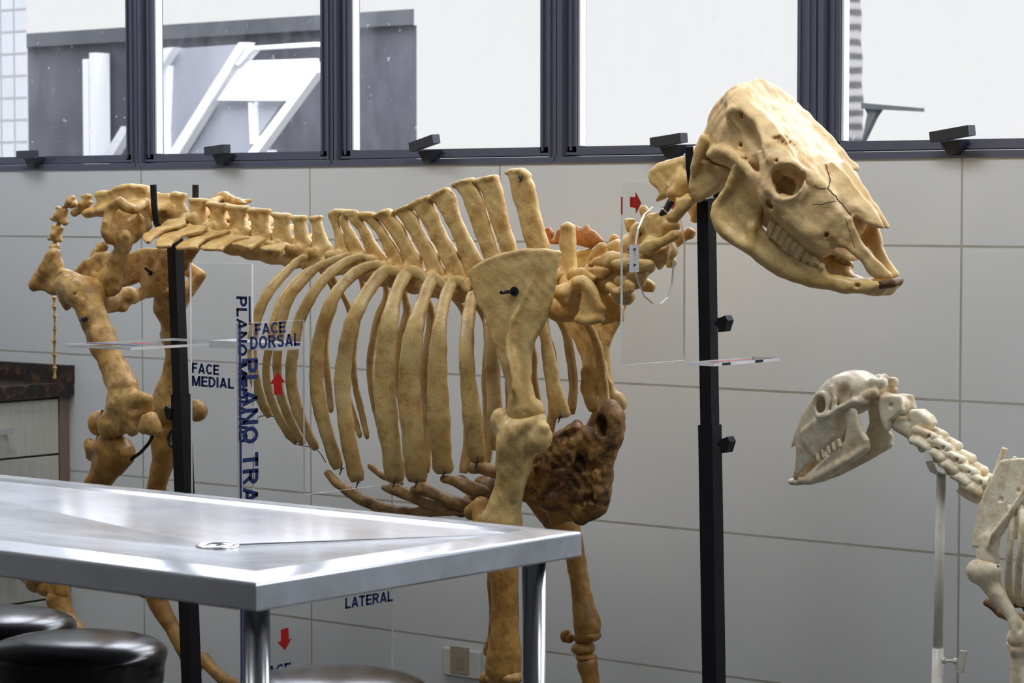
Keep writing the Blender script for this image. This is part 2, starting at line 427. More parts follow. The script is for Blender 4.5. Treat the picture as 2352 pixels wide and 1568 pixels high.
# windows: panes between the mullions traced on the wall plane
panes = [(wx(-115), wx(276)), (wx(344), wx(722)), (wx(796), wx(1226)), (wx(1316), wx(1815)), (wx(1921), wx(2520)), (wx(2650), ROOM[1] - .12)]
p0w = wx(-115); panes.insert(0, (ROOM[0] + .06, p0w - .115))
GB = SILL + .042; GT = 2.52
handles = [None, (64, 113, 361, 385, 0.0), (495, 553, 348, 378, .06), (965, 1033, 325, 368, .22), (1517, 1600, 322, 356, .10), (2157, 2258, 312, 352, .13)]
for i, (x0, x1) in enumerate(panes):
    w = struct(thing('window_%d' % (i + 1), None, None, ((x0 + x1) / 2, YW, SILL)))
    mb = MB()
    xl = x0 - .0575 if i else x0 - .06; xr = x1 + .0575
    fm = .033                                   # stile width of the sash
    # fixed frame: mullion halves, sill, head
    mb.box((xl, YW + .012, SILL), (x0 - fm - .004, YW + .075, 2.62)); mb.box((x1 + fm + .004, YW + .012, SILL), (xr, YW + .075, 2.62))
    mb.box((xl, YW + .004, SILL), (xr, YW + .08, SILL + .016)); mb.box((xl, YW - .004, SILL), (xr, YW + .03, SILL + .006))
    mb.box((xl, YW + .012, 2.57), (xr, YW + .075, 2.62))
    # thin ridges of the extrusion
    for xx in (x0 - fm - .012, x1 + fm + .006): mb.box((xx, YW + .006, SILL), (xx + .005, YW + .013, 2.62))
    mb.build('window_frame', M['frame'], w)
    sb = MB()
    sb.box((x0 - fm, YW + .022, SILL + .018), (x0 - .007, YW + .06, GT + .03)); sb.box((x1 + .002, YW + .022, SILL + .018), (x1 + fm, YW + .06, GT + .03))
    sb.box((x0 - fm, YW + .022, SILL + .018), (x1 + fm, YW + .06, GB - .002)); sb.box((x0 - fm, YW + .022, GT), (x1 + fm, YW + .06, GT + .03))
    sb.box((x0 - fm - .002, YW + .016, SILL + .020), (x1 + fm + .002, YW + .024, SILL + .026))
    sb.box((x0 - fm + .010, YW + .016, SILL + .03), (x0 - fm + .014, YW + .024, GT)); sb.box((x1 + .010, YW + .016, SILL + .03), (x1 + .014, YW + .024, GT))
    sb.build('window_sash', M['frame'], w)
    MB().box((x0 - .006, YW + .028, GB), (x0 - .0005, YW + .05, GT)).build('gasket', M['whiteline'], w)
    MB().box((x0 - .001, YW + .040, GB - .004), (x1 + .004, YW + .044, GT + .004)).build('window_pane', M['glass'], w)
    h = handles[i] if i < len(handles) else None
    if h:
        a, b, c, d, tl = h
        ha, hb = wx(a), wx(b); zt = SILL + .044
        hm = MB()
        p0 = np.array([ha, YW - .028, zt]); p1 = np.array([hb, YW - .050, zt + (hb - ha) * tl * .9])
        hm.obox(p0, p1, .022, .022, (0, 1, 0))
        mid = ha + (hb - ha) * .38
        hm.prism([(mid - .03, YW + .018, SILL + .034), (mid + .022, YW + .018, SILL + .038), (mid + .008, YW + .018, SILL + .008), (mid - .012, YW + .018, SILL + .008)], (0, -.035, 0))
        hm.build('window_handle', M['handle'], w)

# ------------------------------------------------------------------ outdoors
YB = 9.0
fx0, fx1 = W(64, 200, YB)[0], W(957, 200, YB)[0]; ft = W(957, 22, YB)[2]
b = thing('neighbouring_building', 'dark grey low building seen through the left windows', 'building', ((fx0 + fx1) / 2, YB, 0))
MB().prism([(fx0, YB, -1.5), (fx1, YB, -1.5), (fx1 - 1.6, YB + 1.6, -1.5), (fx0, YB + 1.6, -1.5)], (0, 0, ft + 1.43)).build('facade', M['ext_dark'], b)
MB().prism([(fx0 - .02, YB - .04, ft - .07), (fx1 + .02, YB - .04, ft - .07), (fx1 - 1.6, YB + 1.6, ft - .07), (fx0 - .02, YB + 1.6, ft - .07)], (0, 0, .07)).build('parapet', mat('parapet_grey', (.055, .057, .062), .8), b)
xa, xb = W(197, 200, YB - .1)[0], W(225, 200, YB - .1)[0]; zt = W(210, 131, YB - .1)[2]
mb = MB(); mb.box((xa, YB - .12, -1.5), (xa + (xb - xa) * .48, YB - .02, zt - .01)); mb.box((xa + (xb - xa) * .55, YB - .12, -1.5), (xb, YB - .02, zt + .02))
tag(mb.build('drain_pipe', M['ext_white']), 'white vertical pipe on the dark building at left', 'pipe')
tx1 = W(62, 200, 7.2)[0]
tag(MB().prism([(tx1 - 2.2, 7.2, -1.5), (tx1, 7.2, -1.5), (tx1 - 1.1, 8.05, -1.5), (tx1 - 2.2, 8.05, -1.5)], (0, 0, 8)).build('tiled_tower', M['ext_tile']), 'white square-tiled building at the far left window', 'building')
YC = 8.3
cpn = thing('glass_canopy', 'white framed sloping canopy seen through the second window', 'canopy', W(540, 300, YC))
def outpoly(name, pts, m, dy=0.0, th=.05):
    MB().prism([W(x, y, YC + dy) for x, y in pts], (0, th, 0)).build(name, m, cpn)
outpoly('frame_bar', [(376, 110), (398, 108), (340, 202), (316, 214)], M['ext_white'])
outpoly('frame_bar', [(278, 290), (298, 290), (256, 362), (234, 362)], M['ext_white'])
outpoly('frame_bar', [(548, 97), (568, 97), (406, 362), (380, 362)], M['ext_white'])
outpoly('frame_bar', [(572, 106), (724, 96), (724, 106), (580, 114), (548, 150), (540, 148)], M['ext_white'])
outpoly('frame_bar', [(728, 142), (728, 166), (584, 362), (560, 362)], M['ext_white'])
outpoly('frame_bar', [(372, 160), (384, 150), (378, 300), (380, 362), (364, 362), (366, 240)], M['ext_white'], .03)
outpoly('frame_bar', [(570, 234), (579, 234), (580, 330), (574, 330)], M['ext_white'], .03)
outpoly('canopy_panel', [(562, 139), (722, 134), (722, 152), (655, 231), (496, 231)], M['ext_white'], .02, .03)
outpoly('canopy_panel', [(396, 112), (545, 102), (410, 330), (392, 362), (330, 362), (330, 220)], M['ext_panel'], .07, .03)
outpoly('canopy_panel', [(494, 233), (650, 231), (572, 345), (560, 362), (408, 362)], M['ext_panel'], .07, .03)
for sx_, sy_ in ((372, 190), (400, 345)):
    p_ = W(sx_, sy_, YC + .04); MB().obox(p_, [p_[0], YB - .001, p_[2]], .025, .025, (1, 0, 0)).build('wall_strut', M['ext_white'], cpn)
# palm + bracket
pc = W(1932, 200, YB); pr = .075
mb = MB(); pts = []; rs = []
for k in range(70):
    z = -1.5 + k * .085; pts.append((pc[0] - (z - 2) * .03, YB, z)); rs.append(pr * (1.0 + .10 * (k % 2)) * (1.12 - .03 * z))
mb.tube(pts, rs, 16); tag(mb.build('palm_trunk', M['palm']), 'ringed palm trunk outside the right window', 'tree')
br_ = thing('lamp_bracket', 'small dark metal bracket arm sticking out beside the palm trunk', 'bracket', W(1990, 270, YB - .05))
MB().prism([W(x, y, YB - .1) for x, y in ((1978, 236), (2105, 247), (2105, 256), (1978, 249))], (0, .06, 0)).build('arm', M['ext_metal'], br_)
MB().prism([W(x, y, YB - .08) for x, y in ((1984, 245), (2022, 248), (2008, 268), (1984, 318), (1978, 330), (1992, 262))], (0, .03, 0)).build('brace', M['ext_metal'], br_)

# ceiling fixtures
for i, (lx, ly, pw) in enumerate(LAMPS):
    f = thing('ceiling_lamp', 'white rectangular ceiling lamp above the room', 'ceiling lamp', (lx, ly, CEIL), 'ceiling lamps')
    MB().box((lx - .64, ly - .34, CEIL - .07), (lx + .64, ly + .34, CEIL - .001)).build('housing', M['lampface'], f)

# ------------------------------------------------------------------ counter on the left
kw = W(172, 876, YW); ctz = kw[2]; ctx = W(172, 876, YW)[0]; cbz = W(172, 908, YW)[2]
ct = thing('granite_worktop', 'dark brown granite worktop with backsplash at the left edge', 'worktop', ((ROOM[0] + ctx) / 2, 4.0, cbz))
MB().box((ROOM[0] + .002, 3.0, cbz), (ctx, YW - .001, ctz), bev=.004).build('slab', M['granite'], ct)
MB().box((ROOM[0] + .002, YW - .022, ctz - .002), (ctx, YW - .001, W(172, 838, YW)[2])).build('backsplash', M['granite'], ct)
cbx = W(160, 1000, YW)[0]
cab = thing('drawer_cabinet', 'pale laminate drawer cabinet under the dark granite worktop', 'cabinet', ((ROOM[0] + cbx) / 2, 4.0, 0))
pil = WX(137, 1000, cbx)[1]
MB().box((ROOM[0] + .004, 3.02, .08), (cbx - .02, pil, cbz - .002)).build('body', M['brown_lam'], cab)
MB().box((cbx - .02, pil, 0.0), (cbx, YW - .002, cbz - .002)).build('end_panel', M['brown_lam'], cab)
MB().box((ROOM[0] + .06, 3.05, 0.0), (cbx - .06, YW - .02, .08)).build('plinth', M['brown_lam'], cab)
drz = WX(100, 1046, cbx)[2]
zs = [(cbz - .008, drz + .003), (drz - .003, drz - .20), (drz - .206, drz - .40), (drz - .406, .09)]
for zt, zb in zs:
    d = MB().box((cbx - .02, 3.55, zb), (cbx, pil - .004, zt), bev=.0015).build('drawer', M['white_lam'], cab)
    hy = WX(18, 990, cbx)[1] - .16; hz = zt - (cbz - .008 - WX(10, 990, cbx)[2])
    hb = MB(); hb.box((cbx + .018, hy, hz - .006), (cbx + .028, hy + .16, hz + .008)); hb.box((cbx, hy + .01, hz - .004), (cbx + .02, hy + .02, hz + .004)); hb.box((cbx, hy + .14, hz - .004), (cbx + .02, hy + .15, hz + .004))
    hb.build('drawer_handle', M['chrome'], d)

# outlet
o0 = W(1022, 1484, YW); o1 = W(1108, 1560, YW)
out = thing('wall_outlet', 'white wall outlet plate half covered with brown tape', 'outlet', ((o0[0] + o1[0]) / 2, YW, (o0[2] + o1[2]) / 2))
ow = o1[0] - o0[0]
MB().box((o0[0], YW - .010, o1[2]), (o1[0], YW - .0005, o0[2]), bev=.003).build('cover_plate', M['plastic_white'], out)
MB().box((o0[0] + ow * .22, YW - .0115, o1[2] + .008), (o0[0] + ow * .72, YW - .0100, o0[2] + .006)).build('tape', M['tape'], out)
MB().box((o0[0] + ow * .38, YW - .013, o1[2] + .022), (o0[0] + ow * .56, YW - .0114, o0[2] - .018)).build('socket', mat('socket_beige', (.36, .31, .25), .5), out)

# ------------------------------------------------------------------ steel table
TZ = .90
cN = WZ(588, 1342, TZ); cR = WZ(1336, 1224, TZ)
tx = (cN[0] + cR[0]) / 2 ; ty0, ty1 = cN[1], cR[1]
TLEN = 1.85
tb = thing('steel_table', 'stainless steel dissection table with central drain in the foreground', 'table', (tx - TLEN / 2, (ty0 + ty1) / 2, 0))
def table_top():
    x0, x1, y0, y1 = tx - TLEN, tx, ty0, ty1
    rings = []                                 # profile from bottom inside lip, side, over the rim, to the sunken deck
    prof = [(.014, -.037), (.003, -.037), (0, -.034), (0, -.002), (.0006, .0002), (.002, .0014), (.005, .0022), (.020, .0036), (.040, .0053), (.056, .0066), (.060, .0066), (.064, .0052), (.072, .0006)]
    for ins, dz in prof: rings.append([(x0 + ins, y0 + ins, TZ + dz), (x1 - ins, y0 + ins, TZ + dz), (x1 - ins, y1 - ins, TZ + dz), (x0 + ins, y1 - ins, TZ + dz)])
    V = [p for r in rings for p in r]; F = []
    for i in range(len(rings) - 1):
        for k in range(4): F.append((i * 4 + k, i * 4 + (k + 1) % 4, (i + 1) * 4 + (k + 1) % 4, (i + 1) * 4 + k))
    dr = WZ(500, 1232, TZ - .004)
    n = len(V); seg = 24; R = .030
    ring = [(dr[0] + R * math.cos(2 * math.pi * k / seg), dr[1] + R * math.sin(2 * math.pi * k / seg), TZ - .020) for k in range(seg)]
    V += ring
    l = (len(rings) - 1) * 4
    ang = [math.atan2(V[l + c][1] - dr[1], V[l + c][0] - dr[0]) % (2 * math.pi) for c in range(4)]
    corner_k = [int(round(a / (2 * math.pi) * seg)) % seg for a in ang]
    for c in range(4):
        k0, k1 = corner_k[c], corner_k[(c + 1) % 4]
        k = k0
        F.append((l + c, l + (c + 1) % 4, n + k1))
        while k != k1:
            F.append((l + c, n + (k + 1) % seg, n + k)) ; k = (k + 1) % seg
    mb = MB(); mb.add(V, F, 0, False)
    o = mb.build('table_top', M['steel'], tb)
    # drain
    d = MB(); d.lathe((dr[0], dr[1], TZ - .020), [(.034, .0005), (.034, .003), (.030, .0035), (.024, .000), (.020, -.004)], 28)
    d.build('drain_ring', M['chrome'], tb)
    d = MB(); d.lathe((dr[0], dr[1], TZ - .052), [(.020, 0), (.020, .028)], 20)
    d.build('drain_pipe', M['handle'], tb)
table_top()
ins = .052
for lx, ly in ((tx - ins, ty0 + ins), (tx - ins, ty1 - ins), (tx - TLEN + ins, ty0 + ins), (tx - TLEN + ins, ty1 - ins)):
    lg = MB().tube([(lx, ly, 0.02), (lx, ly, TZ - .039)], .0188, 24).build('leg', M['tube'], tb)
    MB().tube([(lx, ly, 0.0), (lx, ly, .02)], .022, 20).build('leg_foot', M['blackrub'], lg)

# ------------------------------------------------------------------ stools
def stool(px, py_top, t, label):
    c = WD(px, py_top, t); zt = c[2]; cx_, cy_ = c[0], c[1]; Rs = .150
    s = thing('lab_stool', label, 'stool', (cx_, cy_, 0), 'black lab stools under the table')
    prof = [(Rs - .012, -.082), (Rs - .004, -.080), (Rs - .002, -.052), (Rs - .001, -.048), (Rs, -.044), (Rs + .003, -.034), (Rs + .002, -.026), (Rs - .004, -.019), (Rs - .016, -.0125), (Rs - .035, -.007), (Rs - .06, -.0028), (.05, -.0006), (.0005, 0)]
    mb = MB(); mb.lathe((cx_, cy_, zt), prof, 56); mb.build('seat_cushion', M['vinyl'], s)
    mb = MB(); mb.lathe((cx_, cy_, zt), [(Rs - .02, -.10), (Rs - .008, -.10), (Rs - .008, -.081), (Rs - .02, -.081)], 40); mb.build('seat_ring', M['chrome'], s)
    for k in range(4):
        a = math.pi / 4 + k * math.pi / 2 + .3
        MB().tube([(cx_ + .10 * math.cos(a), cy_ + .10 * math.sin(a), zt - .09), (cx_ + .17 * math.cos(a), cy_ + .17 * math.sin(a), 0)], .011, 12).build('leg', M['chrome'], s)
    P = [(cx_ + .155 * math.cos(2 * math.pi * k / 32), cy_ + .155 * math.sin(2 * math.pi * k / 32), .18) for k in range(33)]
    MB().tube(P, .008, 8, caps=False).build('foot_ring', M['chrome'], s)
stool(-18, 1400, 4.78, 'round black vinyl stool at the bottom left corner, cut by the edge')
stool(176, 1458, 4.42, 'round black vinyl stool in front of the left corner stool, beside the table leg')
stool(762, 1543, 4.13, 'round black vinyl stool right of the front table leg, only its top showing')

# ================================================================== SDF bone modeller
YM = 4.30
_rng = np.random.RandomState(3)
_NW = []
for wl, amp in ((.06, .0013), (.035, .0010), (.018, .0006)):
    for q in range(5):
        d = _rng.normal(size=3); d /= np.linalg.norm(d)
        _NW.append((d * 2 * math.pi / wl, _rng.rand() * 6.28, amp / 2))
def poly2d(px, py, P):
    """signed distance to a 2D polygon"""
    n = len(P); d = np.full(px.shape, 1e9, np.float32); s = np.ones(px.shape, np.float32)
    for i in range(n):
        ax, ay = P[i]; bx, by = P[i - 1]
        ex, ey = bx - ax, by - ay
        wx_, wy_ = px - ax, py - ay
        t = np.clip((wx_ * ex + wy_ * ey) / (ex * ex + ey * ey + 1e-12), 0, 1)
        dx, dy = wx_ - ex * t, wy_ - ey * t
        d = np.minimum(d, dx * dx + dy * dy)
        c1 = py >= ay; c2 = py < by; c3 = ex * wy_ > ey * wx_
        flip = (c1 & c2 & c3) | (~c1 & ~c2 & ~c3)
        s = np.where(flip, -s, s)
    return s * np.sqrt(d)
class Bone:
    def __init__(s, cr=PX, ym=YM, res=.0036, noise=1.0):
        s.cr, s.ym, s.res, s.ns, s.ops = cr, ym, res, noise, []
    def w(s, x, y, dy=0.0):
        return W(*s.cr(x, y), s.ym + dy)
    def _push(s, fn, lo, hi, sub, k, mir):
        s.ops.append((fn, np.array(lo), np.array(hi), sub, k))
        if mir:
            ym2 = 2 * s.ym
            lo2, hi2 = np.array(lo), np.array(hi); lo2[1], hi2[1] = ym2 - hi[1], ym2 - lo[1]
            s.ops.append((lambda X, Y, Z, fn=fn: fn(X, ym2 - Y, Z), lo2, hi2, sub, k))
    def tube3(s, P, r, ry=None, k=.008, sub=False, mir=False):
        """P world points; r radius in the xz plane, ry lateral (y) radius"""
        P = np.asarray(P, float); n = len(P)
        r = np.full(n, r, float) if np.isscalar(r) else np.asarray(r, float)
        ry = r.copy() if ry is None else (np.full(n, ry, float) if np.isscalar(ry) else np.asarray(ry, float))
        R = max(r.max(), ry.max())
        def fn(X, Y, Z):
            D = np.full(X.shape, 1e3, np.float32)
            for i in range(n - 1):
                a, b = P[i], P[i + 1]; e = b - a; L2 = e.dot(e) + 1e-12
                t = np.clip(((X - a[0]) * e[0] + (Y - a[1]) * e[1] + (Z - a[2]) * e[2]) / L2, 0, 1)
                rr = r[i] + (r[i + 1] - r[i]) * t; yy = ry[i] + (ry[i + 1] - ry[i]) * t
                qx, qy, qz = X - a[0] - t * e[0], Y - a[1] - t * e[1], Z - a[2] - t * e[2]
                q = np.sqrt(qx * qx + qz * qz + (qy * rr / yy) ** 2)
                D = np.minimum(D, (q - rr) * np.minimum(1, yy / rr))
            return D
        s._push(fn, P.min(0) - R, P.max(0) + R, sub, k, mir); return s
    def tube(s, pts, ry=None, k=.008, sub=False, mir=False, smooth=0):
        """pts (x, y, dy, r[, ry]) in crop pixels"""
        Q = np.array([[*s.w(p[0], p[1], p[2]), p[3], p[4] if len(p) > 4 else p[3]] for p in pts])
        if smooth: Q = catmull(Q, smooth)
        return s.tube3(Q[:, :3], np.maximum(Q[:, 3], .001), np.maximum(Q[:, 4], .001), k, sub, mir)
    def loft(s, st, k=.01, mir=False, pw=2.6):
        """stations (Tx,Ty, Bx,By, halfwidth): dorsal and ventral midline points; super-elliptic sections"""
        Q = []
        for q in st:
            T = s.w(q[0], q[1]); B = s.w(q[2], q[3]); c = (T + B) / 2; h = np.linalg.norm(T - B) / 2; u = (T - B) / (2 * h)
            Q.append((*c, h, q[4], *u))
        Q = catmull(np.array(Q), 3); n = len(Q); R = max(Q[:, 3].max(), Q[:, 4].max())
        def fn(X, Y, Z):
            D = np.full(X.shape, 1e3, np.float32)
            for i in range(n - 1):
                a, b = Q[i], Q[i + 1]; e = b[:3] - a[:3]; L2 = e.dot(e)
                tr = ((X - a[0]) * e[0] + (Z - a[2]) * e[2]) / L2
                t = np.clip(tr, 0, 1); ov = (tr - t) * math.sqrt(L2)
                h = a[3] + (b[3] - a[3]) * t; w_ = a[4] + (b[4] - a[4]) * t
                qx, qy, qz = X - a[0] - t * e[0], Y - s.ym, Z - a[2] - t * e[2]
                qq = np.sqrt(qx * qx + qz * qz + 5.0 * ov * ov)
                g = ((qq / h) ** pw + (np.abs(qy) / w_) ** pw) ** (1 / pw)
                D = np.minimum(D, (g - 1) * np.minimum(h, w_))
            return D
        s._push(fn, Q[:, :3].min(0) - R, Q[:, :3].max(0) + R, False, k, mir); return s
    def ball(s, x, y, dy, r, k=.008, sub=False, mir=False, tilt=0.0):
        c = s.w(x, y, dy); r = np.array((r,) * 3 if np.isscalar(r) else r, float)
        ct, st = math.cos(tilt), math.sin(tilt)
        def fn(X, Y, Z):
            x_, y_, z_ = X - c[0], Y - c[1], Z - c[2]
            u, v = x_ * ct + z_ * st, -x_ * st + z_ * ct
            k0 = np.sqrt((u / r[0]) ** 2 + (y_ / r[1]) ** 2 + (v / r[2]) ** 2) + 1e-9
            k1 = np.sqrt((u / r[0] ** 2) ** 2 + (y_ / r[1] ** 2) ** 2 + (v / r[2] ** 2) ** 2) + 1e-9
            return k0 * (k0 - 1) / k1
        R = r.max(); s._push(fn, c - R, c + R, sub, k, mir); return s
    def plate(s, pts, dy=0.0, th=.006, k=.008, sub=False, mir=False, rnd=None, bow=0.0, n_th=None):
        """outline (x, y[, dy]) in crop pixels; half thickness th"""
        P3 = np.array([s.w(p[0], p[1], p[2] if len(p) > 2 else (dy(p) if callable(dy) else dy)) for p in pts])
        return s.plate3(P3, th, k, sub, mir, rnd, bow)
    def plate3(s, P3, th, k=.008, sub=False, mir=False, rnd=None, bow=0.0):
        c = P3.mean(0); U, S_, Vt = np.linalg.svd(P3 - c); u, v, nn = Vt[0], Vt[1], Vt[2]
        P2 = [((p - c).dot(u), (p - c).dot(v)) for p in P3]
        rnd_ = th * .85 if rnd is None else rnd
        span = max(np.abs(np.array(P2)).max(), 1e-6)
        def fn(X, Y, Z):
            x_, y_, z_ = X - c[0], Y - c[1], Z - c[2]
            a = x_ * u[0] + y_ * u[1] + z_ * u[2]; b = x_ * v[0] + y_ * v[1] + z_ * v[2]; h = x_ * nn[0] + y_ * nn[1] + z_ * nn[2]
            if bow: h = h - bow * ((b / span) ** 2)
            d2 = poly2d(a, b, P2)
            q1 = d2 + rnd_; q2 = np.abs(h) - th + rnd_
            return np.minimum(np.maximum(q1, q2), 0) + np.sqrt(np.maximum(q1, 0) ** 2 + np.maximum(q2, 0) ** 2) - rnd_
        pad = th + abs(bow)
        s._push(fn, P3.min(0) - pad, P3.max(0) + pad, sub, k, mir); return s
    def build(s, name, m, parent, label=None, extra=None):
        h = s.res
        adds = [o for o in s.ops if not o[3]]
        lo = np.min([o[1] for o in adds], 0) - .012; hi = np.max([o[2] for o in adds], 0) + .012
        dims = np.ceil((hi - lo) / h).astype(int) + 2
        ax = [(lo[i] + h * np.arange(dims[i])).astype(np.float32) for i in range(3)]
        Dg = np.full(dims, .5, np.float32)
        for fn, l, u, sub, k in s.ops:
            i0 = np.clip(np.floor((l - k - 2.5 * h - lo) / h).astype(int), 0, dims); i1 = np.clip(np.ceil((u + k + 2.5 * h - lo) / h).astype(int) + 1, 0, dims)
            if (i1 <= i0).any(): continue
            X = ax[0][i0[0]:i1[0], None, None]; Y = ax[1][None, i0[1]:i1[1], None]; Z = ax[2][None, None, i0[2]:i1[2]]
            X, Y, Z = np.broadcast_arrays(X, Y, Z)
            d = fn(X, Y, Z).astype(np.float32)
            sl = (slice(i0[0], i1[0]), slice(i0[1], i1[1]), slice(i0[2], i1[2])); b = Dg[sl]
            if sub:
                d = -d; hh = np.maximum(k - np.abs(b - d), 0) / k; Dg[sl] = np.maximum(b, d) + hh * hh * k * .25
            else:
                hh = np.maximum(k - np.abs(b - d), 0) / k; Dg[sl] = np.minimum(b, d) - hh * hh * k * .25
        near = np.nonzero(np.abs(Dg) < .012)
        if s.ns and len(near[0]):
            p = np.stack([ax[i][near[i]] for i in range(3)], 1); q = np.zeros(len(p), np.float32)
            for kv, ph, a in _NW: q += .5 * a * np.sin(p @ kv.astype(np.float32) + ph)
            Dg[near] += q * s.ns
        Dg[0], Dg[-1], Dg[:, 0], Dg[:, -1], Dg[:, :, 0], Dg[:, :, -1] = (.5,) * 6
        V, Fq = nets(Dg, lo, h)
        o = mesh_np(name, V, Fq, m, parent)
        if label: o['label'] = label
        return o
def nets(Dg, org, h):
    S = Dg < 0
    c = S[:-1, :-1, :-1].astype(np.int8)
    cnt = np.zeros(c.shape, np.int8)
    offs = [(i, j, k) for i in (0, 1) for j in (0, 1) for k in (0, 1)]
    n = Dg.shape
    for i, j, k in offs: cnt += S[i:n[0] - 1 + i, j:n[1] - 1 + j, k:n[2] - 1 + k]
    I = np.nonzero((cnt > 0) & (cnt < 8))
    vals = {o: Dg[I[0] + o[0], I[1] + o[1], I[2] + o[2]] for o in offs}
    pos = np.zeros((len(I[0]), 3)); num = np.zeros(len(I[0]))
    for a in offs:
        for axn in range(3):
            if a[axn] == 0:
                b = list(a); b[axn] = 1; b = tuple(b)
                va, vb = vals[a], vals[b]; cr = (va < 0) != (vb < 0)
                t = np.where(cr, va / np.where(cr, va - vb, 1), 0)
                for q in range(3): pos[:, q] += cr * (a[q] + (t if q == axn else 0))
                num += cr
    V = org + h * (np.stack(I, 1) + pos / num[:, None])
    idx = np.full(cnt.shape, -1, np.int32); idx[I] = np.arange(len(I[0]))
    F = []
    for axn in range(3):
        sl0 = [slice(None)] * 3; sl1 = [slice(None)] * 3; sl0[axn] = slice(0, -1); sl1[axn] = slice(1, None)
        s0, s1 = S[tuple(sl0)], S[tuple(sl1)]
        E = np.stack(np.nonzero(s0 != s1), 1); u, v = [q for q in range(3) if q != axn]
        ok = (E[:, u] > 0) & (E[:, v] > 0) & (E[:, u] < cnt.shape[u]) & (E[:, v] < cnt.shape[v]); E = E[ok]
        ins = s0[tuple(E.T)]
        def at(du, dv):
            q = E.copy(); q[:, u] -= du; q[:, v] -= dv; return idx[tuple(q.T)]
        quad = np.stack([at(1, 1), at(0, 1), at(0, 0), at(1, 0)], 1)
        flip = ins if axn != 1 else ~ins
        quad = np.where(flip[:, None], quad, quad[:, ::-1]); F.append(quad)
    F = np.concatenate(F); F = F[(F >= 0).all(1)]
    return V, F

# ================================================================== large skeleton
cow = thing('cow_skeleton', 'large yellowed cattle skeleton mounted on black stands along the tiled wall', 'skeleton', (W(1000, 700, YM)[0], YM, 0))

# ---- spine
BODY = [(356, 488), (408, 506), (454, 524), (500, 546), (549, 562), (598, 573), (648, 583), (692, 591), (735, 598), (790, 606), (826, 614), (862, 622), (896, 631), (932, 640), (967, 648), (1003, 655), (1040, 661), (1078, 666), (1116, 668), (1160, 668), (1205, 664), (1252, 655), (1296, 645), (1345, 640)]
LAB = 'lumbar_vertebra'; THO = 'thoracic_vertebra'
def lerp_body(i, f):
    a, b = BODY[i], BODY[min(i + 1, len(BODY) - 1)]
    return a[0] + (b[0] - a[0]) * f, a[1] + (b[1] - a[1]) * f
def vertebra(i, name, crop, spine, th=.008, top=None, tp=None, tproot=None, tpdir=1.0, arch=.016, rb=.021, topw=.010):
    b = Bone(crop, res=.0038)
    b.cr = PX
    p0 = lerp_body(i - 1, .56) if i else BODY[0]; p1 = lerp_body(i, .44); pc = BODY[i]
    dz = 8
    b.tube([(p0[0], p0[1] + dz, 0, rb * 1.05), (pc[0], pc[1] + dz, 0, rb * .82), (p1[0], p1[1] + dz, 0, rb * 1.05)])
    # arch + articular knobs
    b.ball(pc[0], pc[1] - 14, 0, (.020, .017, .016))
    for f, up in ((.42, -14), (-.40, -16)):
        q = lerp_body(i, f) if f > 0 else lerp_body(i - 1, 1 + f)
        b.ball(q[0], q[1] + up, -.020, (.014, .010, .012), mir=True)
    b.cr = crop
    b.plate(spine, 0.0, th, k=.012)
    if top:
        b.tube([(x, y, 0, .0055, topw) for x, y in top], k=.006)
    if tp:
        yr = tproot
        f = lambda p: -.022 - .0020 * tpdir * max(0, (p[1] - yr)) / (crop.k / 1.0) * 1.0
        P3 = np.array([b.w(p[0], p[1], f(p)) for p in tp]); b.plate3(P3, .0045, k=.008, rnd=.003)
        # the opposite process: reflected through the axis of the body
        zr = b.w(tp[0][0], yr, 0)[2]
        Q3 = P3.copy(); Q3[:, 1] = 2 * YM - P3[:, 1]; Q3[:, 2] = 2 * zr - P3[:, 2]; b.plate3(Q3, .0045, k=.008, rnd=.003)
    return b.build(name, M['vert'], cow)
vertebra(1, LAB, A, [(1555, 262), (1600, 250), (1672, 262), (1660, 330), (1690, 400), (1690, 500), (1510, 500), (1505, 420), (1570, 370)], top=[(1568, 258), (1660, 266)],
         tp=[(1660, 470), (1530, 495), (1420, 560), (1290, 625), (1280, 670), (1310, 692), (1350, 692), (1385, 650), (1480, 592), (1600, 565), (1680, 530)], tproot=480)
vertebra(2, LAB, A, [(1705, 310), (1780, 302), (1870, 312), (1840, 400), (1860, 480), (1880, 570), (1710, 590), (1680, 500), (1725, 420)], top=[(1715, 310), (1860, 318)],
         tp=[(1720, 530), (1560, 570), (1450, 620), (1402, 700), (1400, 735), (1440, 742), (1550, 732), (1562, 690), (1640, 640), (1800, 605), (1870, 560)], tproot=520)
vertebra(3, LAB, A, [(1870, 345), (1960, 345), (2045, 355), (2020, 430), (2030, 500), (2080, 560), (2070, 620), (1880, 620), (1880, 520), (1905, 430)], top=[(1880, 345), (2035, 355)],
         tp=[(1900, 585), (1750, 630), (1650, 690), (1575, 740), (1590, 760), (1640, 757), (1780, 747), (1800, 710), (1850, 665), (1980, 635), (2080, 590)], tproot=575)
vertebra(4, LAB, A, [(2045, 375), (2140, 368), (2238, 380), (2205, 470), (2215, 540), (2270, 580), (2260, 660), (2070, 660), (2065, 580), (2090, 470)], top=[(2052, 374), (2228, 382)],
         tp=[(2090, 620), (1950, 660), (1850, 712), (1785, 747), (1830, 760), (2000, 768), (2025, 730), (2100, 685), (2250, 650)], tproot=610)
vertebra(5, LAB, Z2, [(720, 490), (790, 470), (1080, 480), (1095, 510), (1060, 590), (1060, 700), (1110, 870), (1160, 900), (1150, 1100), (800, 1100), (770, 950), (790, 780), (765, 620)], top=[(745, 490), (1070, 500)],
         tp=[(830, 970), (660, 1030), (450, 1080), (350, 1112), (560, 1145), (740, 1195), (860, 1110), (1040, 1010)], tproot=960)
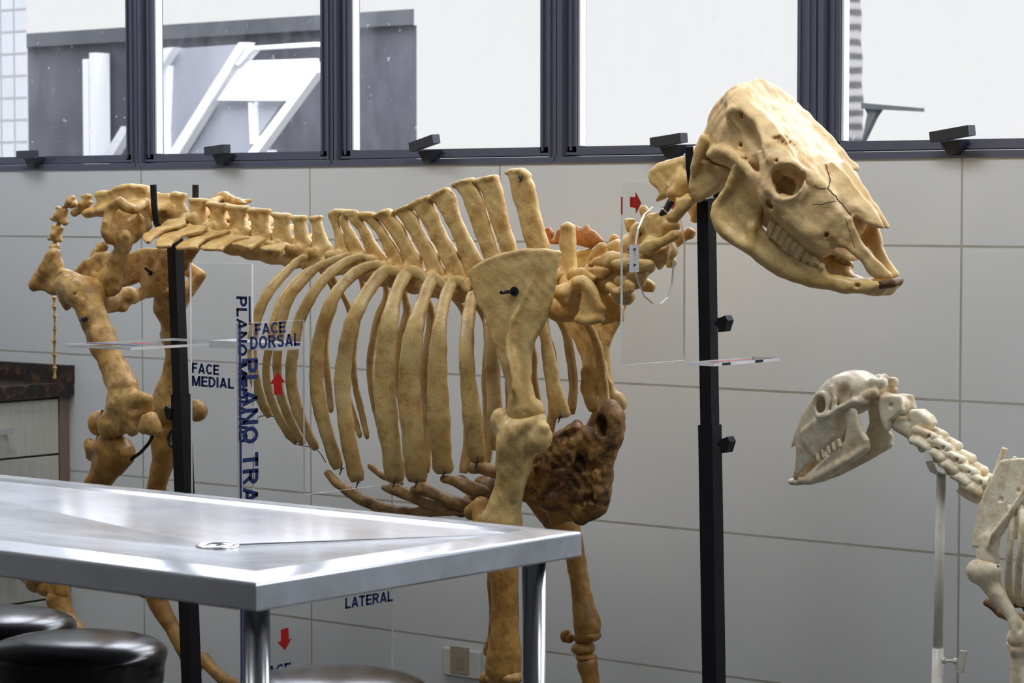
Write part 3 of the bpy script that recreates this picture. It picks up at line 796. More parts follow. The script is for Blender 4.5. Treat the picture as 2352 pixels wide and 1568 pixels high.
vertebra(6, LAB, Z2, [(1140, 570), (1220, 545), (1440, 580), (1450, 630), (1430, 760), (1470, 930), (1520, 1000), (1500, 1180), (1180, 1180), (1150, 950), (1190, 760), (1175, 640)], top=[(1160, 565), (1430, 590)],
         tp=[(1210, 1100), (1000, 1145), (860, 1180), (950, 1205), (1100, 1225), (1280, 1235), (1360, 1180), (1400, 1080)], tproot=1075)
vertebra(7, LAB, Z2, [(1510, 630), (1580, 595), (1720, 615), (1720, 660), (1740, 760), (1790, 950), (1880, 1080), (1860, 1260), (1480, 1250), (1500, 1100), (1560, 950), (1545, 760)], top=[(1525, 620), (1710, 630)])
vertebra(8, THO, Z2, [(1840, 650), (1920, 605), (2025, 600), (2020, 680), (2060, 830), (2140, 1050), (2215, 1130), (2210, 1290), (1880, 1330), (1880, 1050), (1880, 820)], top=[(1850, 640), (2010, 612)])
SP = [
 (9, Z1, [(135, 470), (160, 400), (250, 345), (390, 345), (420, 400), (330, 450), (300, 540), (350, 680), (430, 880), (510, 1080), (520, 1280), (250, 1280), (235, 1060), (240, 940), (222, 740), (190, 560)], [(170, 400), (250, 352), (380, 352)]),
 (10, Z1, [(330, 420), (400, 352), (540, 342), (630, 362), (620, 400), (450, 470), (460, 520), (520, 640), (650, 850), (740, 1000), (860, 1200), (850, 1350), (580, 1350), (520, 1100), (450, 950), (400, 780), (350, 640), (300, 530)], [(400, 362), (610, 366)]),
 (11, Z1, [(420, 410), (520, 372), (640, 375), (690, 430), (740, 540), (840, 700), (950, 890), (1070, 1060), (1190, 1230), (1210, 1400), (920, 1400), (850, 1180), (790, 1040), (730, 880), (680, 740), (600, 640), (460, 490)], [(450, 405), (630, 385)]),
 (12, Z1, [(670, 420), (720, 385), (900, 390), (950, 440), (1060, 545), (1150, 690), (1280, 900), (1420, 1100), (1480, 1240), (1500, 1450), (1270, 1450), (1200, 1230), (1110, 1020), (1050, 880), (1000, 770), (840, 580), (690, 480)], [(690, 410), (920, 410)]),
 (13, Z1, [(950, 450), (1000, 400), (1110, 360), (1200, 350), (1260, 400), (1450, 580), (1530, 750), (1640, 970), (1800, 1200), (1830, 1480), (1560, 1480), (1480, 1240), (1430, 1110), (1330, 900), (1210, 700), (1050, 540)], [(970, 440), (1100, 370), (1200, 362)]),
 (14, Z1, [(1290, 380), (1400, 310), (1500, 268), (1590, 275), (1660, 370), (1730, 470), (1830, 680), (1950, 920), (2100, 1150), (2230, 1430), (2250, 1560), (1950, 1560), (1830, 1230), (1740, 1060), (1640, 850), (1500, 620), (1375, 440)], [(1305, 385), (1420, 312), (1580, 272)]),
 (15, D_, [(1062, 378), (1130, 322), (1200, 298), (1232, 315), (1250, 360), (1290, 440), (1345, 580), (1425, 720), (1505, 850), (1545, 960), (1540, 1040), (1400, 1040), (1370, 920), (1330, 850), (1260, 680), (1200, 570), (1105, 415)], [(1070, 376), (1140, 326), (1215, 302)]),
 (16, D_, [(1225, 312), (1290, 262), (1350, 225), (1395, 243), (1432, 295), (1462, 420), (1522, 560), (1592, 700), (1662, 830), (1680, 1050), (1560, 1050), (1490, 840), (1450, 700), (1400, 580), (1330, 450), (1270, 360)], [(1240, 312), (1300, 262), (1360, 234)]),
 (17, D_, [(1412, 205), (1480, 167), (1560, 147), (1590, 165), (1622, 225), (1660, 290), (1692, 400), (1732, 560), (1792, 740), (1820, 900), (1830, 1080), (1700, 1080), (1690, 840), (1650, 720), (1600, 600), (1540, 430), (1490, 300), (1450, 235)], [(1425, 204), (1485, 172), (1575, 155)]),
 (18, D_, [(1585, 165), (1680, 137), (1750, 124), (1792, 165), (1822, 235), (1842, 350), (1882, 520), (1932, 680), (1970, 900), (1990, 1090), (1870, 1090), (1840, 790), (1790, 650), (1730, 500), (1690, 370), (1660, 270), (1615, 195)], [(1600, 165), (1690, 142), (1765, 135)]),
 (20, D_, [(1850, 97), (1890, 72), (1980, 70), (2032, 102), (2082, 190), (2107, 270), (2122, 400), (2162, 540), (2202, 680), (2220, 860), (2230, 1060), (2080, 1060), (2050, 800), (2000, 600), (1960, 450), (1920, 310), (1890, 180), (1872, 125)], [(1865, 95), (1900, 76), (1985, 76), (2040, 120)]),
]
for i, c, sp, tp_ in SP:
    vertebra(i, THO, c, sp, th=.0085 if i > 12 else .0075, top=tp_, topw=.012 if i > 12 else .009, rb=.022)
vertebra(22, THO, Z3, [(325, 300), (360, 222), (410, 195), (460, 210), (500, 275), (512, 400), (517, 600), (532, 780), (560, 900), (500, 1000), (330, 1000), (300, 930), (312, 800), (332, 600), (310, 450)], th=.009, top=[(370, 225), (420, 205), (470, 230)], rb=.022)
vertebra(21, THO, Z3, [(180, 1000), (190, 850), (300, 850), (300, 1000)], rb=.021)
vertebra(19, THO, D_, [(1980, 800), (2040, 1060), (1920, 1060), (1900, 820)], rb=.021)
# marker squiggle on the tall spine
mk = MB()
for q in ([(1962, 120), (1958, 140), (1972, 148), (1984, 132), (1985, 120)], [(1984, 135), (1980, 160), (1966, 168)]):
    mk.tube([W(*D_(x, y), YM - .0115) for x, y in q], .0016, 6)
mk.build('ink_mark', M['marker'], cow)

# ---- sacrum and tail
b = Bone(A, res=.004)
b.plate([(860, 262), (900, 240), (975, 245), (1050, 212), (1130, 182), (1200, 178), (1300, 197), (1370, 225), (1450, 255), (1560, 270), (1560, 380), (1450, 440), (1300, 430), (1100, 390), (1000, 370), (960, 430), (900, 432), (780, 462), (735, 442), (760, 402), (850, 372), (885, 320)], 0, .010, k=.012)
b.tube([(880, 250, 0, .006, .010), (980, 248, 0, .006, .011), (1060, 212, 0, .006, .013), (1180, 182, 0, .007, .016), (1320, 205, 0, .007, .016)])
b.tube([(800, 430, 0, .010, .014), (1000, 400, 0, .016, .030), (1200, 390, 0, .022, .050), (1400, 400, 0, .026, .060), (1540, 420, 0, .026, .050)])
b.plate([(1430, 260), (1500, 250), (1560, 262), (1560, 360), (1430, 365)], 0, .012)
b.ball(1480, 470, -.03, (.018, .02, .016), sub=True)
b.build('sacrum', M['vert'], cow)
for pts in ([(720, 272), (780, 252), (825, 267), (815, 310), (842, 332), (800, 372), (740, 432), (670, 468), (637, 432), (650, 400), (740, 352), (762, 310)],
            [(600, 288), (650, 268), (680, 287), (667, 310), (700, 340), (690, 372), (640, 388), (598, 366), (580, 350), (622, 310)],
            [(500, 392), (515, 357), (545, 375), (608, 392), (595, 465), (610, 520), (590, 545), (540, 520), (480, 500), (447, 482), (460, 460), (510, 440), (540, 402)],
            [(480, 530), (545, 540), (567, 562), (545, 620), (562, 685), (540, 695), (490, 680), (430, 675), (427, 652), (470, 630), (492, 590), (468, 552)],
            [(462, 712), (490, 697), (527, 715), (520, 770), (465, 770)]):
    b = Bone(A, res=.0028, noise=.7); b.plate(pts, 0, .0075, k=.006)
    q = np.array(pts).mean(0); b.ball(q[0], q[1], 0, (.010, .016, .010)); b.build('caudal_vertebra', M['pelvis'], cow)
MB().tube([W(*A(x, y), YM) for x, y in ((900, 395), (760, 395), (650, 345), (575, 380), (545, 470), (520, 560), (500, 640), (495, 720), (495, 790))], .0055, 8).build('tail_cord', M['leg'], cow)
ys = [683, 704, 724, 755, 783, 814, 844, 868]
for a_, c_ in zip(ys[:-1], ys[1:]):
    b = Bone(PX, res=.0016, noise=.3); x0 = 125 + .6 * math.sin(a_)
    b.tube([(x0, a_ + 1, .06, .0055), (x0 + .5, a_ + 6, .06, .0032), (x0, (a_ + c_) / 2, .06, .0028), (x0 + .6, c_ - 5, .06, .0036), (x0, c_ - 1, .06, .0050)], k=.003)
    b.build('caudal_vertebra', M['pelvis'], cow)

# ---- pelvis
NP = -.115
b = Bone(A, res=.0036, noise=1.3)
def ydy(p):                                    # the wing slopes from the sacrum outward to the hip point
    return -.05 - .10 * np.clip((1330 - p[0]) / 390.0, 0, 1) * np.clip((p[1] - 200) / 300., .2, 1)
b.plate([(945, 600), (960, 480), (985, 410), (1020, 350), (1080, 308), (1120, 340), (1180, 365), (1250, 362), (1300, 280), (1345, 290), (1355, 420), (1372, 550), (1300, 640), (1210, 705), (1170, 770), (1090, 725), (1040, 692), (975, 685)], ydy, .009, k=.014)
b.tube([(1000, 390, -.135, .012), (1070, 330, -.13, .013), (1120, 370, -.12, .012), (1220, 400, -.10, .010), (1310, 330, -.06, .010)], k=.012)
b.tube([(985, 430, -.14, .012), (965, 520, -.15, .013), (958, 600, -.15, .014), (985, 665, -.14, .011)], k=.012)
b.ball(1075, 480, -.155, (.018, .016, .026), sub=True, k=.015, tilt=.6)
b.plate([(1130, 560), (1200, 480), (1260, 440), (1300, 470), (1280, 620), (1200, 705)], -.085, .007)
b.tube([(1115, 650, -.12, .022, .014), (1090, 780, -.115, .020, .014), (1045, 900, -.115, .022, .016), (980, 1000, -.12, .030, .020), (930, 1060, -.12, .034, .024)], k=.015)
b.plate([(830, 830), (900, 780), (960, 770), (1040, 800), (1075, 960), (1085, 1120), (1020, 1180), (880, 1060), (800, 1090), (720, 960), (780, 860)], -.11, .012, k=.015)
b.tube([(850, 800, -.10, .010), (890, 740, -.09, .012, .010), (925, 730, -.08, .012)], k=.01)
b.plate([(560, 945), (640, 952), (720, 925), (790, 850), (900, 860), (950, 1000), (860, 1090), (640, 1060)], -.10, .014, k=.02)
b.plate([(462, 772), (530, 770), (548, 850), (562, 935), (640, 955), (600, 1060), (535, 1180), (450, 1158), (370, 1110), (330, 1115), (285, 1085), (287, 1040), (370, 940), (420, 850)], lambda p: -.09 - .0 * p[0], .013, k=.015)
b.tube([(490, 800, -.09, .016), (430, 900, -.095, .018), (330, 1060, -.10, .016), (300, 1085, -.10, .011)], k=.012)
b.ball(830, 1070, -.135, (.022, .020, .012), sub=True, k=.008, tilt=.5)
for q in range(14):
    x0 = 800 + q * 14; b.tube([(x0, 880 - q * 5, -.126, .0022), (x0 - 30, 960, -.128, .002), (x0 - 60, 1010, -.126, .0018)], sub=True, k=.002)
b.tube([(1225, 440, -.10, .004), (1205, 500, -.105, .006), (1210, 600, -.10, .003)], sub=True, k=.003)
b.build('hip_bone', M['pelvis'], cow)
# farther hip bone: broad plate seen through the gap, its pubic arm and wing
b = Bone(A, res=.0042)
b.plate([(1092, 850), (1150, 792), (1260, 747), (1390, 737), (1600, 745), (1720, 770), (1640, 880), (1560, 1000), (1470, 1150), (1330, 1195), (1222, 1140), (1282, 1080), (1250, 1056), (1160, 1080), (1092, 1110), (1076, 1000)], .10, .009, k=.012, bow=.01)
b.tube([(1490, 860, .10, .014), (1440, 980, .095, .016, .012), (1370, 1110, .09, .018), (1290, 1150, .07, .014), (1200, 1200, .03, .012)], k=.012)
b.tube([(1540, 1000, .12, .022), (1680, 840, .11, .018, .012), (1760, 700, .10, .020, .010), (1900, 400, .10, .020, .009)], k=.012)
b.plate([(1880, 310), (1985, 235), (2030, 235), (2120, 280), (2225, 335), (2200, 350), (2050, 360), (1900, 400)], lambda p: .16 - .0002 * (p[0] - 1880) , .010, k=.01)
b.ball(1150, 1160, .0, (.020, .018, .014))
b.build('hip_bone', M['pelvis'], cow)
b = Bone(A, res=.004)
b.ball(1160, 1170, -.02, (.024, .025, .022)); b.tube([(1110, 1190, -.03, .020), (1010, 1230, -.06, .024), (900, 1230, -.1, .030)], k=.012); b.ball(1110, 1280, -.04, .012)
b.build('pubic_bone', M['pelvis'], cow)
mb = MB(); mb.tube([W(*A(1310, 925), YM + .06), W(*A(1345, 960), YM + .085)], .0030, 8); mb.tube([W(*A(1335, 968), YM + .080), W(*A(1365, 965), YM + .088)], .006, 8); mb.build('bolt', M['bolt'], cow)

# ---- hind legs
HN = -.165
b = Bone(A, res=.0036, noise=1.2)
b.plate([(530, 1020), (590, 985), (650, 985), (702, 1005), (722, 1050), (757, 1082), (740, 1130), (700, 1190), (640, 1210), (610, 1310), (560, 1220), (530, 1150)], HN, .020, k=.015)
b.tube([(640, 1080, HN, .030), (760, 1180, HN, .036), (830, 1330, HN, .034), (880, 1480, HN, .031), (920, 1600, HN, .031)], k=.02)
b.tube([(720, 1130, HN, .034), (850, 1120, -.14, .030), (960, 1090, -.10, .026)], k=.02)
b.ball(690, 1090, HN - .036, (.014, .010, .022), sub=True, k=.012, tilt=.5)
b.cr = BK
b.tube([(920, 60, HN, .031), (980, 220, HN, .031), (1050, 380, HN, .033), (1110, 520, HN, .038), (1120, 640, HN, .044)], k=.02)
b.ball(990, 850, HN - .02, (.032, .026, .034), k=.018); b.ball(1090, 760, HN, (.040, .03, .042), k=.02)
b.ball(1190, 820, HN - .005, (.022, .022, .034), k=.012); b.tube([(1230, 620, HN, .020), (1330, 620, HN - .005, .016), (1345, 690, HN, .013), (1250, 760, HN, .018)], k=.012)
b.ball(985, 880, HN - .048, .011, sub=True, k=.008); b.ball(1110, 600, HN - .045, .012, sub=True, k=.012)
b.ball(900, 830, HN + .03, (.03, .03, .03), k=.015)
b.cr = A
b.tube([(720, 1060, HN - .03, .004), (690, 1130, HN - .034, .006), (640, 1220, HN - .03, .003)], sub=True, k=.004)
b.tube([(760, 1090, HN - .030, .006), (880, 1060, HN - .01, .008)], sub=True, k=.004)
b.build('femur', M['pelvis'], cow)
b = Bone(BK, res=.0036)
b.plate([(1265, 900), (1290, 790), (1310, 745), (1380, 725), (1425, 850), (1430, 920), (1390, 935), (1300, 930)], HN - .01, .018, k=.01); b.ball(1350, 840, HN - .02, (.018, .018, .026))
b.build('patella', M['pelvis'], cow)
b = Bone(BK, res=.0042)
b.plate([(800, 1000), (880, 985), (1000, 990), (1120, 965), (1170, 1040), (1185, 1110), (1160, 1190), (1060, 1280), (880, 1250), (870, 1140), (815, 1150), (812, 1060)], HN, .026, k=.02)
b.tube([(1000, 1030, HN, .036), (1010, 1150, HN, .036), (930, 1290, HN, .031), (840, 1420, HN, .027), (720, 1600, HN, .024), (600, 1800, HN, .023), (470, 2030, HN, .025), (380, 2180, HN, .030), (330, 2245, HN, .030)], k=.02, smooth=3)
b.tube([(800, 1000, HN - .01, .010), (840, 1060, HN - .01, .016), (960, 1060, HN - .02, .014)], k=.01); b.tube([(825, 1140, HN - .01, .007), (880, 1060, HN - .01, .014)], k=.01)
b.build('tibia', M['leg'], cow)
def hind_foot(pts_tars, pts_cannon, dy, toe):
    b = Bone(K8, res=.0040)
    for p in pts_tars: b.ball(p[0], p[1], dy, p[2], k=.012)
    b.build('tarsus', M['leg'], cow)
    b = Bone(K8, res=.0040); b.tube([(x, y, dy, r) for x, y, r in pts_cannon], k=.012, smooth=3)
    e = pts_cannon[-1]; b.ball(e[0] - 14, e[1], dy - .018, .021, k=.01); b.ball(e[0] + 8, e[1], dy + .018, .021, k=.01)
    b.build('cannon_bone', M['leg'], cow)
    for sgn in (-1, 1):
        b = Bone(K8, res=.0036, noise=.6)
        P = [(x, y, dy + sgn * (.018 + .006 * i), r) for i, (x, y, r) in enumerate(toe)]
        b.tube(P, k=.008); b.build('toe_bone', M['leg'], cow)
hind_foot([(240, 800, (.032, .026, .022)), (400, 830, (.026, .024, .024)), (330, 850, (.034, .025, .022)), (400, 890, (.028, .025, .02)), (180, 770, (.02, .016, .016))],
          [(395, 930, .031), (420, 1000, .027), (470, 1090, .022), (540, 1170, .021), (640, 1310, .021), (760, 1470, .022), (850, 1590, .026)], HN, [(900, 1650, .018), (980, 1740, .014), (1050, 1800, .016), (1090, 1850, .013), (1150, 1890, .018), (1210, 1925, .012)])
# farther hind leg
HF = .17
b = Bone(A, res=.0044)
b.tube([(1700, 930, HF + .02, .020, .016), (1800, 990, HF + .03, .015), (1700, 1120, HF + .01, .020), (1600, 1180, HF, .036)], k=.02)
b.tube([(1500, 1150, HF, .030), (1490, 1270, HF, .033), (1545, 1420, HF, .024), (1570, 1560, HF, .022)], k=.02)
b.ball(1420, 1090, HF - .05, .024, k=.02)
b.cr = BK
b.tube([(1570, 60, HF, .022), (1570, 260, HF, .022), (1540, 430, HF, .026), (1510, 560, HF, .036), (1500, 680, HF, .042)], k=.02)
b.tube([(1460, 20, HF, .008), (1500, 60, HF, .017), (1490, -30, HF, .010)], k=.012)
b.ball(1470, 720, HF, (.034, .03, .034), k=.02); b.tube([(1560, 720, HF, .03), (1700, 700, HF + .02, .022), (1775, 715, HF + .02, .028, .024)], k=.02)
b.ball(1520, 590, HF - .036, .010, sub=True)
b.build('femur', M['pelvis'], cow)
b = Bone(BK, res=.0042)
b.tube([(1480, 920, HF, .034), (1490, 1040, HF, .036), (1480, 1130, HF, .031), (1440, 1280, HF, .026), (1410, 1420, HF, .024), (1395, 1600, HF, .021), (1385, 1850, HF, .021), (1375, 2100, HF, .023), (1370, 2240, HF, .029)], k=.02, smooth=3)
b.tube([(1370, 890, HF - .02, .012), (1480, 890, HF, .022), (1590, 900, HF, .02)], k=.015)
b.build('tibia', M['leg'], cow)
hind_foot([(990, 860, (.03, .024, .024)), (1080, 880, (.028, .024, .024)), (1020, 830, (.03, .024, .02)), (930, 830, (.018, .016, .016))],
          [(1055, 900, .029), (1080, 970, .026), (1140, 1080, .021), (1200, 1190, .019), (1255, 1290, .019), (1300, 1380, .025)], HF, [(1375, 1330, .017), (1440, 1410, .014), (1500, 1460, .016), (1545, 1490, .013), (1600, 1510, .017), (1660, 1535, .011)])
# steel rod and cable at the knees
MB().tube([W(*BK(x, y), YM + HN + .005) for x, y in ((1385, 930), (1340, 1010), (1270, 1090), (1175, 1160))], .0042, 8).build('steel_rod', M['blackrub'], cow)
MB().tube([W(*BK(x, y), YM + HF - .05) for x, y in ((1600, 870), (1540, 900), (1515, 960), (1535, 1030), (1600, 1065))], .005, 8).build('cable', M['blackrub'], cow)
MB().tube([W(*BK(x, y), YM + HN + .02) for x, y in ((945, 740), (925, 715), (905, 900), (875, 985))], .0045, 8).build('steel_rod', M['blackrub'], cow)
MB().tube([W(*A(730, 1385), YM + HN - .030), W(*A(770, 1385), YM + HN - .044)], .0062, 8).build('bolt', M['bolt'], cow)

# ---- ribs
def dyprof(u, m):
    a = min(1.0, u / .38); a = a * a * (3 - 2 * a)
    tail = max(0, (u - .7) / .3)
    return -.030 - (m - .03) * a + m * .16 * tail * tail
VRIB = None
def rib(crop, pts, m, th=.013, mat_=None, far=True, cap=.0):
    n = len(pts)
    xy = np.array([p[:2] for p in pts], float); seg = np.r_[0, np.cumsum(np.hypot(*np.diff(xy, axis=0).T))]; seg /= seg[-1]
    Q = []
    for (x, y, w), u in zip(pts, seg):
        P = W(*crop(x, y), YM + dyprof(u, m)); dep = (P - CAMP).dot(FWD)
        Q.append((*P, w / crop.k / FPX * dep, u))
    Q = catmull(np.array(Q), 5)
    P = Q[:, :3]; nn = len(P); K = 14; V = []
    for i in range(nn):
        T = P[min(i + 1, nn - 1)] - P[max(i - 1, 0)]; T /= np.linalg.norm(T)
        v = P[i] - CAMP; v /= np.linalg.norm(v); v = .6 * v + .4 * np.array([0, 1., 0])
        a = np.cross(T, v); a /= np.linalg.norm(a); b_ = np.cross(a, T)
        w = Q[i, 3] * .5; u = Q[i, 4]; t = min(th * (1.0 - .15 * u), max(w, .006)) * .62 if u > .2 else min(th * .62, w)
        endf = 1.0 if 0 < i < nn - 1 else .72
        wob = 1 + .04 * math.sin(i * 1.7 + m * 90) + .03 * math.sin(i * .6 + m * 50)
        for k in range(K):
            th_ = 2 * math.pi * k / K; c_, s_ = math.cos(th_), math.sin(th_)
            V.append(P[i] + endf * wob * (a * w * np.sign(c_) * abs(c_) ** .85 + b_ * t * np.sign(s_) * abs(s_) ** .8))
    # rounded ends
    F = []
    for i in range(nn - 1):
        for k in range(K):
            k2 = (k + 1) % K; F.append((i * K + k, i * K + k2, (i + 1) * K + k2, (i + 1) * K + k))
    V.append(P[0]); F += [(len(V) - 1, (k + 1) % K, k) for k in range(K)]
    V.append(P[-1]); F += [(len(V) - 1, (nn - 1) * K + k, (nn - 1) * K + (k + 1) % K) for k in range(K)]
    V = np.array(V)
    F = [f[::-1] for f in F]
    mesh_np('rib', V, F, mat_ or M['rib'], cow)
    if far:
        V2 = V.copy(); V2[:, 1] = 2 * YM - V2[:, 1]
        mesh_np('rib', V2, [f[::-1] for f in F], mat_ or M['rib'], cow)
    return P
RIBS = [
 (C3, [(800, 72, 38), (740, 105, 48), (660, 180, 58), (580, 270, 64), (520, 380, 66), (482, 500, 64), (468, 640, 62), (482, 800, 66), (520, 930, 66), (575, 1040, 50)], .12),
 (C3, [(880, 130, 34), (800, 165, 44), (710, 250, 54), (640, 350, 56), (600, 470, 54), (566, 640, 52), (552, 740, 50), (562, 860, 52), (605, 990, 54), (670, 1110, 54), (735, 1195, 44)], .125),
 (C3, [(1060, 60, 30), (980, 90, 46), (860, 140, 52), (765, 230, 60), (690, 330, 62), (645, 470, 60), (622, 640, 58), (618, 740, 56), (632, 880, 58), (668, 990, 58), (718, 1100, 56), (778, 1205, 44)], .125),
 (C3, [(1200, 95, 40), (1120, 80, 52), (1020, 115, 60), (900, 210, 66), (810, 340, 70), (745, 480, 70), (715, 640, 72), (702, 740, 72), (706, 860, 74), (742, 1000, 72), (795, 1120, 66), (855, 1235, 50)], .13),
 (C3, [(1290, 160, 40), (1220, 128, 60), (1130, 150, 70), (1050, 205, 74), (970, 300, 78), (910, 430, 80), (870, 570, 82), (856, 700, 88), (856, 850, 92), (880, 1000, 92), (920, 1150, 88), (985, 1350, 82)], .135),
 (C3, [(1400, 215, 50), (1330, 168, 70), (1260, 170, 82), (1180, 260, 84), (1105, 385, 92), (1050, 530, 96), (1020, 700, 102), (1010, 850, 106), (1022, 1000, 102), (1050, 1200, 100), (1100, 1425, 112)], .135),
 (C3, [(1530, 240, 50), (1470, 178, 70), (1400, 175, 80), (1335, 290, 86), (1295, 450, 112), (1270, 650, 126), (1262, 850, 138), (1280, 1050, 134), (1305, 1250, 126), (1328, 1425, 128)], .135),
 (PX, [(1030, 668, 20), (1012, 648, 26), (993, 642, 30), (972, 690, 32), (956, 740, 42), (945, 800, 50), (940, 880, 54), (944, 960, 54), (951, 1040, 52), (958, 1106, 54)], .13),
 (E_, [(215, 250, 40), (180, 195, 55), (130, 205, 64), (90, 300, 66), (68, 420, 76), (58, 560, 96), (56, 720, 112), (64, 900, 118), (76, 1080, 112), (88, 1180, 112)], .122),
 (E_, [(270, 300, 45), (240, 262, 62), (215, 380, 74), (205, 550, 80), (215, 720, 90), (236, 900, 104), (262, 1125, 98)], .108),
 (E_, [(360, 300, 45), (335, 260, 60), (325, 400, 68), (332, 560, 72), (340, 700, 76), (352, 860, 80), (362, 1060, 76)], .100),
 (E_, [(470, 300, 45), (445, 270, 60), (440, 420, 66), (450, 600, 70), (470, 760, 76), (500, 900, 86)], .095),
 (E_, [(625, 270, 50), (590, 300, 62), (605, 430, 58), (625, 560, 70), (645, 690, 80), (672, 820, 100), (690, 895, 120)], .085),
]
rib_paths = [rib(c, p, m) for c, p, m in RIBS]
# thin wires tying the last ribs, and the twisted ties at the rib ends
mb = MB()
mb.tube([W(*C3(x, y), YM - .105) for x, y in ((500, 1045), (515, 1035), (540, 1030), (600, 1035), (640, 1090), (670, 1160), (720, 1200), (850, 1225), (880, 1260), (910, 1310))], .0011, 6)
mb.build('wire', M['wire'], cow)
for x, y in ((1770 / 1, 0),):
    pass
for x, y, dy in ((785, 1078, -.115), (822, 1110, -.115), (907, 1108, -.115), (958, 1108, -.11), (1020, 1088, -.104), (1097, 1062, -.092), (1287, 958, -.073)):
    mb = MB(); mb.tube([W(x - 1, y - 16, YM + dy - .016), W(x, y, YM + dy - .020), W(x - 5, y + 12, YM + dy - .014)], .0014, 6); mb.tube([W(x - 4, y + 1, YM + dy - .018), W(x + 5, y - 3, YM + dy - .018)], .0012, 6)
    mb.build('wire', M['wire'], cow)

# farther shoulder blade: copy mirrored about the midline
def mirror_obj(o, name, m=None):
    me = o.data.copy(); n = len(me.vertices); co = np.zeros(n * 3, np.float32); me.vertices.foreach_get('co', co); co = co.reshape(-1, 3); co[:, 1] *= -1
    me.vertices.foreach_set('co', co.ravel()); me.flip_normals(); me.update()
    c = o.copy(); c.data = me; COL.objects.link(c); c.name = name
    if m is not None: me.materials.clear(); me.materials.append(m)
    c.parent = o.parent; c.location = (o.location.x, 2 * (YM - world_loc(o.parent)[1]) - o.location.y, o.location.z)
    return c
# ---- costal cartilages and breastbone
def cartilage(pts, far=True, mt='cart_old'):
    b = Bone(R_, res=.0038); b.tube(pts, k=.008, smooth=3); o = b.build('costal_cartilage', M[mt], cow)
    if far: mirror_obj(o, 'costal_cartilage')
M['cart_old'] = bone_mat('old_cartilage', (.30, .17, .055), (.42, .28, .12), (.09, .04, .013), .85, .5, .8)
cartilage([(275, 548, -0.129, .007), (340, 620, -0.125, .011), (430, 680, -0.117, .013), (560, 755, -0.101, .013), (700, 795, -0.086, .012), (860, 810, -.09, .011), (1010, 812, -.07, .011), (1150, 800, -.05, .010)])
cartilage([(655, 645, -0.117, .009), (750, 665, -0.109, .013), (870, 720, -0.094, .013), (980, 760, -0.078, .014), (1080, 790, -.07, .013), (1180, 790, -.05, .013)])
cartilage([(850, 655, -0.109, .009), (930, 665, -0.101, .013), (1020, 700, -0.086, .013), (1110, 740, -.09, .014), (1220, 765, -.06, .013)])
cartilage([(1060, 585, -0.094, .009), (1130, 600, -0.090, .013), (1220, 640, -0.078, .015), (1320, 680, -.07, .016)])
cartilage([(1255, 515, -0.078, .012), (1330, 515, -.095, .013), (1440, 560, -.08, .014), (1520, 620, -.05, .014)])
cartilage([(560, 500, .10, .008), (620, 545, .10, .009), (760, 620, .09, .009)], far=False)
b = Bone(R_, res=.0032, noise=2.2)
b.tube([(1140, 800, 0, .012, .03), (1230, 770, 0, .020, .034), (1340, 700, 0, .026, .034), (1450, 640, 0, .030, .034), (1560, 600, 0, .034, .034), (1680, 570, 0, .040, .034)], k=.02)
b.plate([(1560, 720), (1570, 560), (1650, 470), (1700, 420), (1770, 300), (1850, 250), (1960, 195), (1980, 220), (2100, 250), (2095, 180), (2130, 110), (2170, 60), (2215, 75), (2245, 140), (2242, 270), (2190, 400), (2165, 560), (2165, 680), (2130, 790), (2080, 840), (1960, 885), (1942, 850), (1850, 800), (1740, 800), (1650, 740)], 0.0, .026, k=.015)
b.tube([(2170, 90, 0, .014), (2200, 180, 0, .018), (2190, 320, 0, .020), (2130, 480, 0, .024), (2120, 640, 0, .022), (2090, 760, 0, .022), (2000, 840, 0, .016)], k=.015)
b.plate([(1715, 440), (1780, 350), (1830, 300), (1900, 240), (1955, 205), (1975, 230), (1975, 330), (1940, 460), (1890, 560), (1800, 560), (1730, 520)], -.055, .018, k=.01)
b.ball(2120, 230, -.02, (.014, .03, .022), sub=True, k=.006); b.ball(2105, 715, 0, (.008, .05, .012), sub=True, k=.006, tilt=.5)
rg = np.random.RandomState(11)
for q in range(90):
    x, y = 1660 + rg.rand() * 480, 440 + rg.rand() * 330
    b.ball(x, y, -.030 + rg.rand() * .006, .003 + rg.rand() * .007, sub=True, k=.0015)
for q in range(26):
    x, y = 1760 + rg.rand() * 190, 260 + rg.rand() * 280
    b.ball(x, y, -.076 + rg.rand() * .006, .004 + rg.rand() * .006, sub=True, k=.004)
b.build('sternum', M['stern'], cow)

# ---- shoulder and front legs
def scap_dy(p): return -.120 - .022 * np.clip(p[1] / 900., 0, 1)
b = Bone(E_, res=.0036)
b.plate([(222, 150), (250, 115), (290, 92), (380, 57), (500, 30), (600, 27), (690, 42), (686, 110), (670, 200), (655, 290), (605, 420), (560, 500), (532, 560), (526, 650), (526, 740), (545, 810), (580, 860), (560, 900), (440, 890), (432, 860), (436, 800), (420, 720), (380, 600), (340, 490), (292, 360), (262, 290), (240, 210)], scap_dy, .0055, k=.012, bow=-.012)
b.tube([(590, 120, -.124, .003), (540, 220, -.128, .004), (480, 330, -.134, .005), (445, 400, -.140, .006, .010), (428, 480, -.146, .0055, .012), (430, 560, -.151, .0055, .014), (450, 640, -.154, .006, .014), (462, 730, -.155, .006, .014), (468, 790, -.152, .008)], k=.007, smooth=3)
b.tube([(500, 520, -.125, .020, .010), (480, 640, -.13, .026, .012), (485, 760, -.135, .030, .016), (500, 850, -.138, .036, .024)], k=.015)
b.ball(565, 855, -.14, (.016, .016, .020), k=.012); b.tube([(225, 160, -.120, .0055), (290, 98, -.120, .0055), (400, 58, -.120, .0055), (520, 36, -.120, .0055), (680, 46, -.120, .0055)], k=.008)
o = b.build('scapula', M['scap'], cow)
V2 = None
mirror_obj(o, 'scapula')
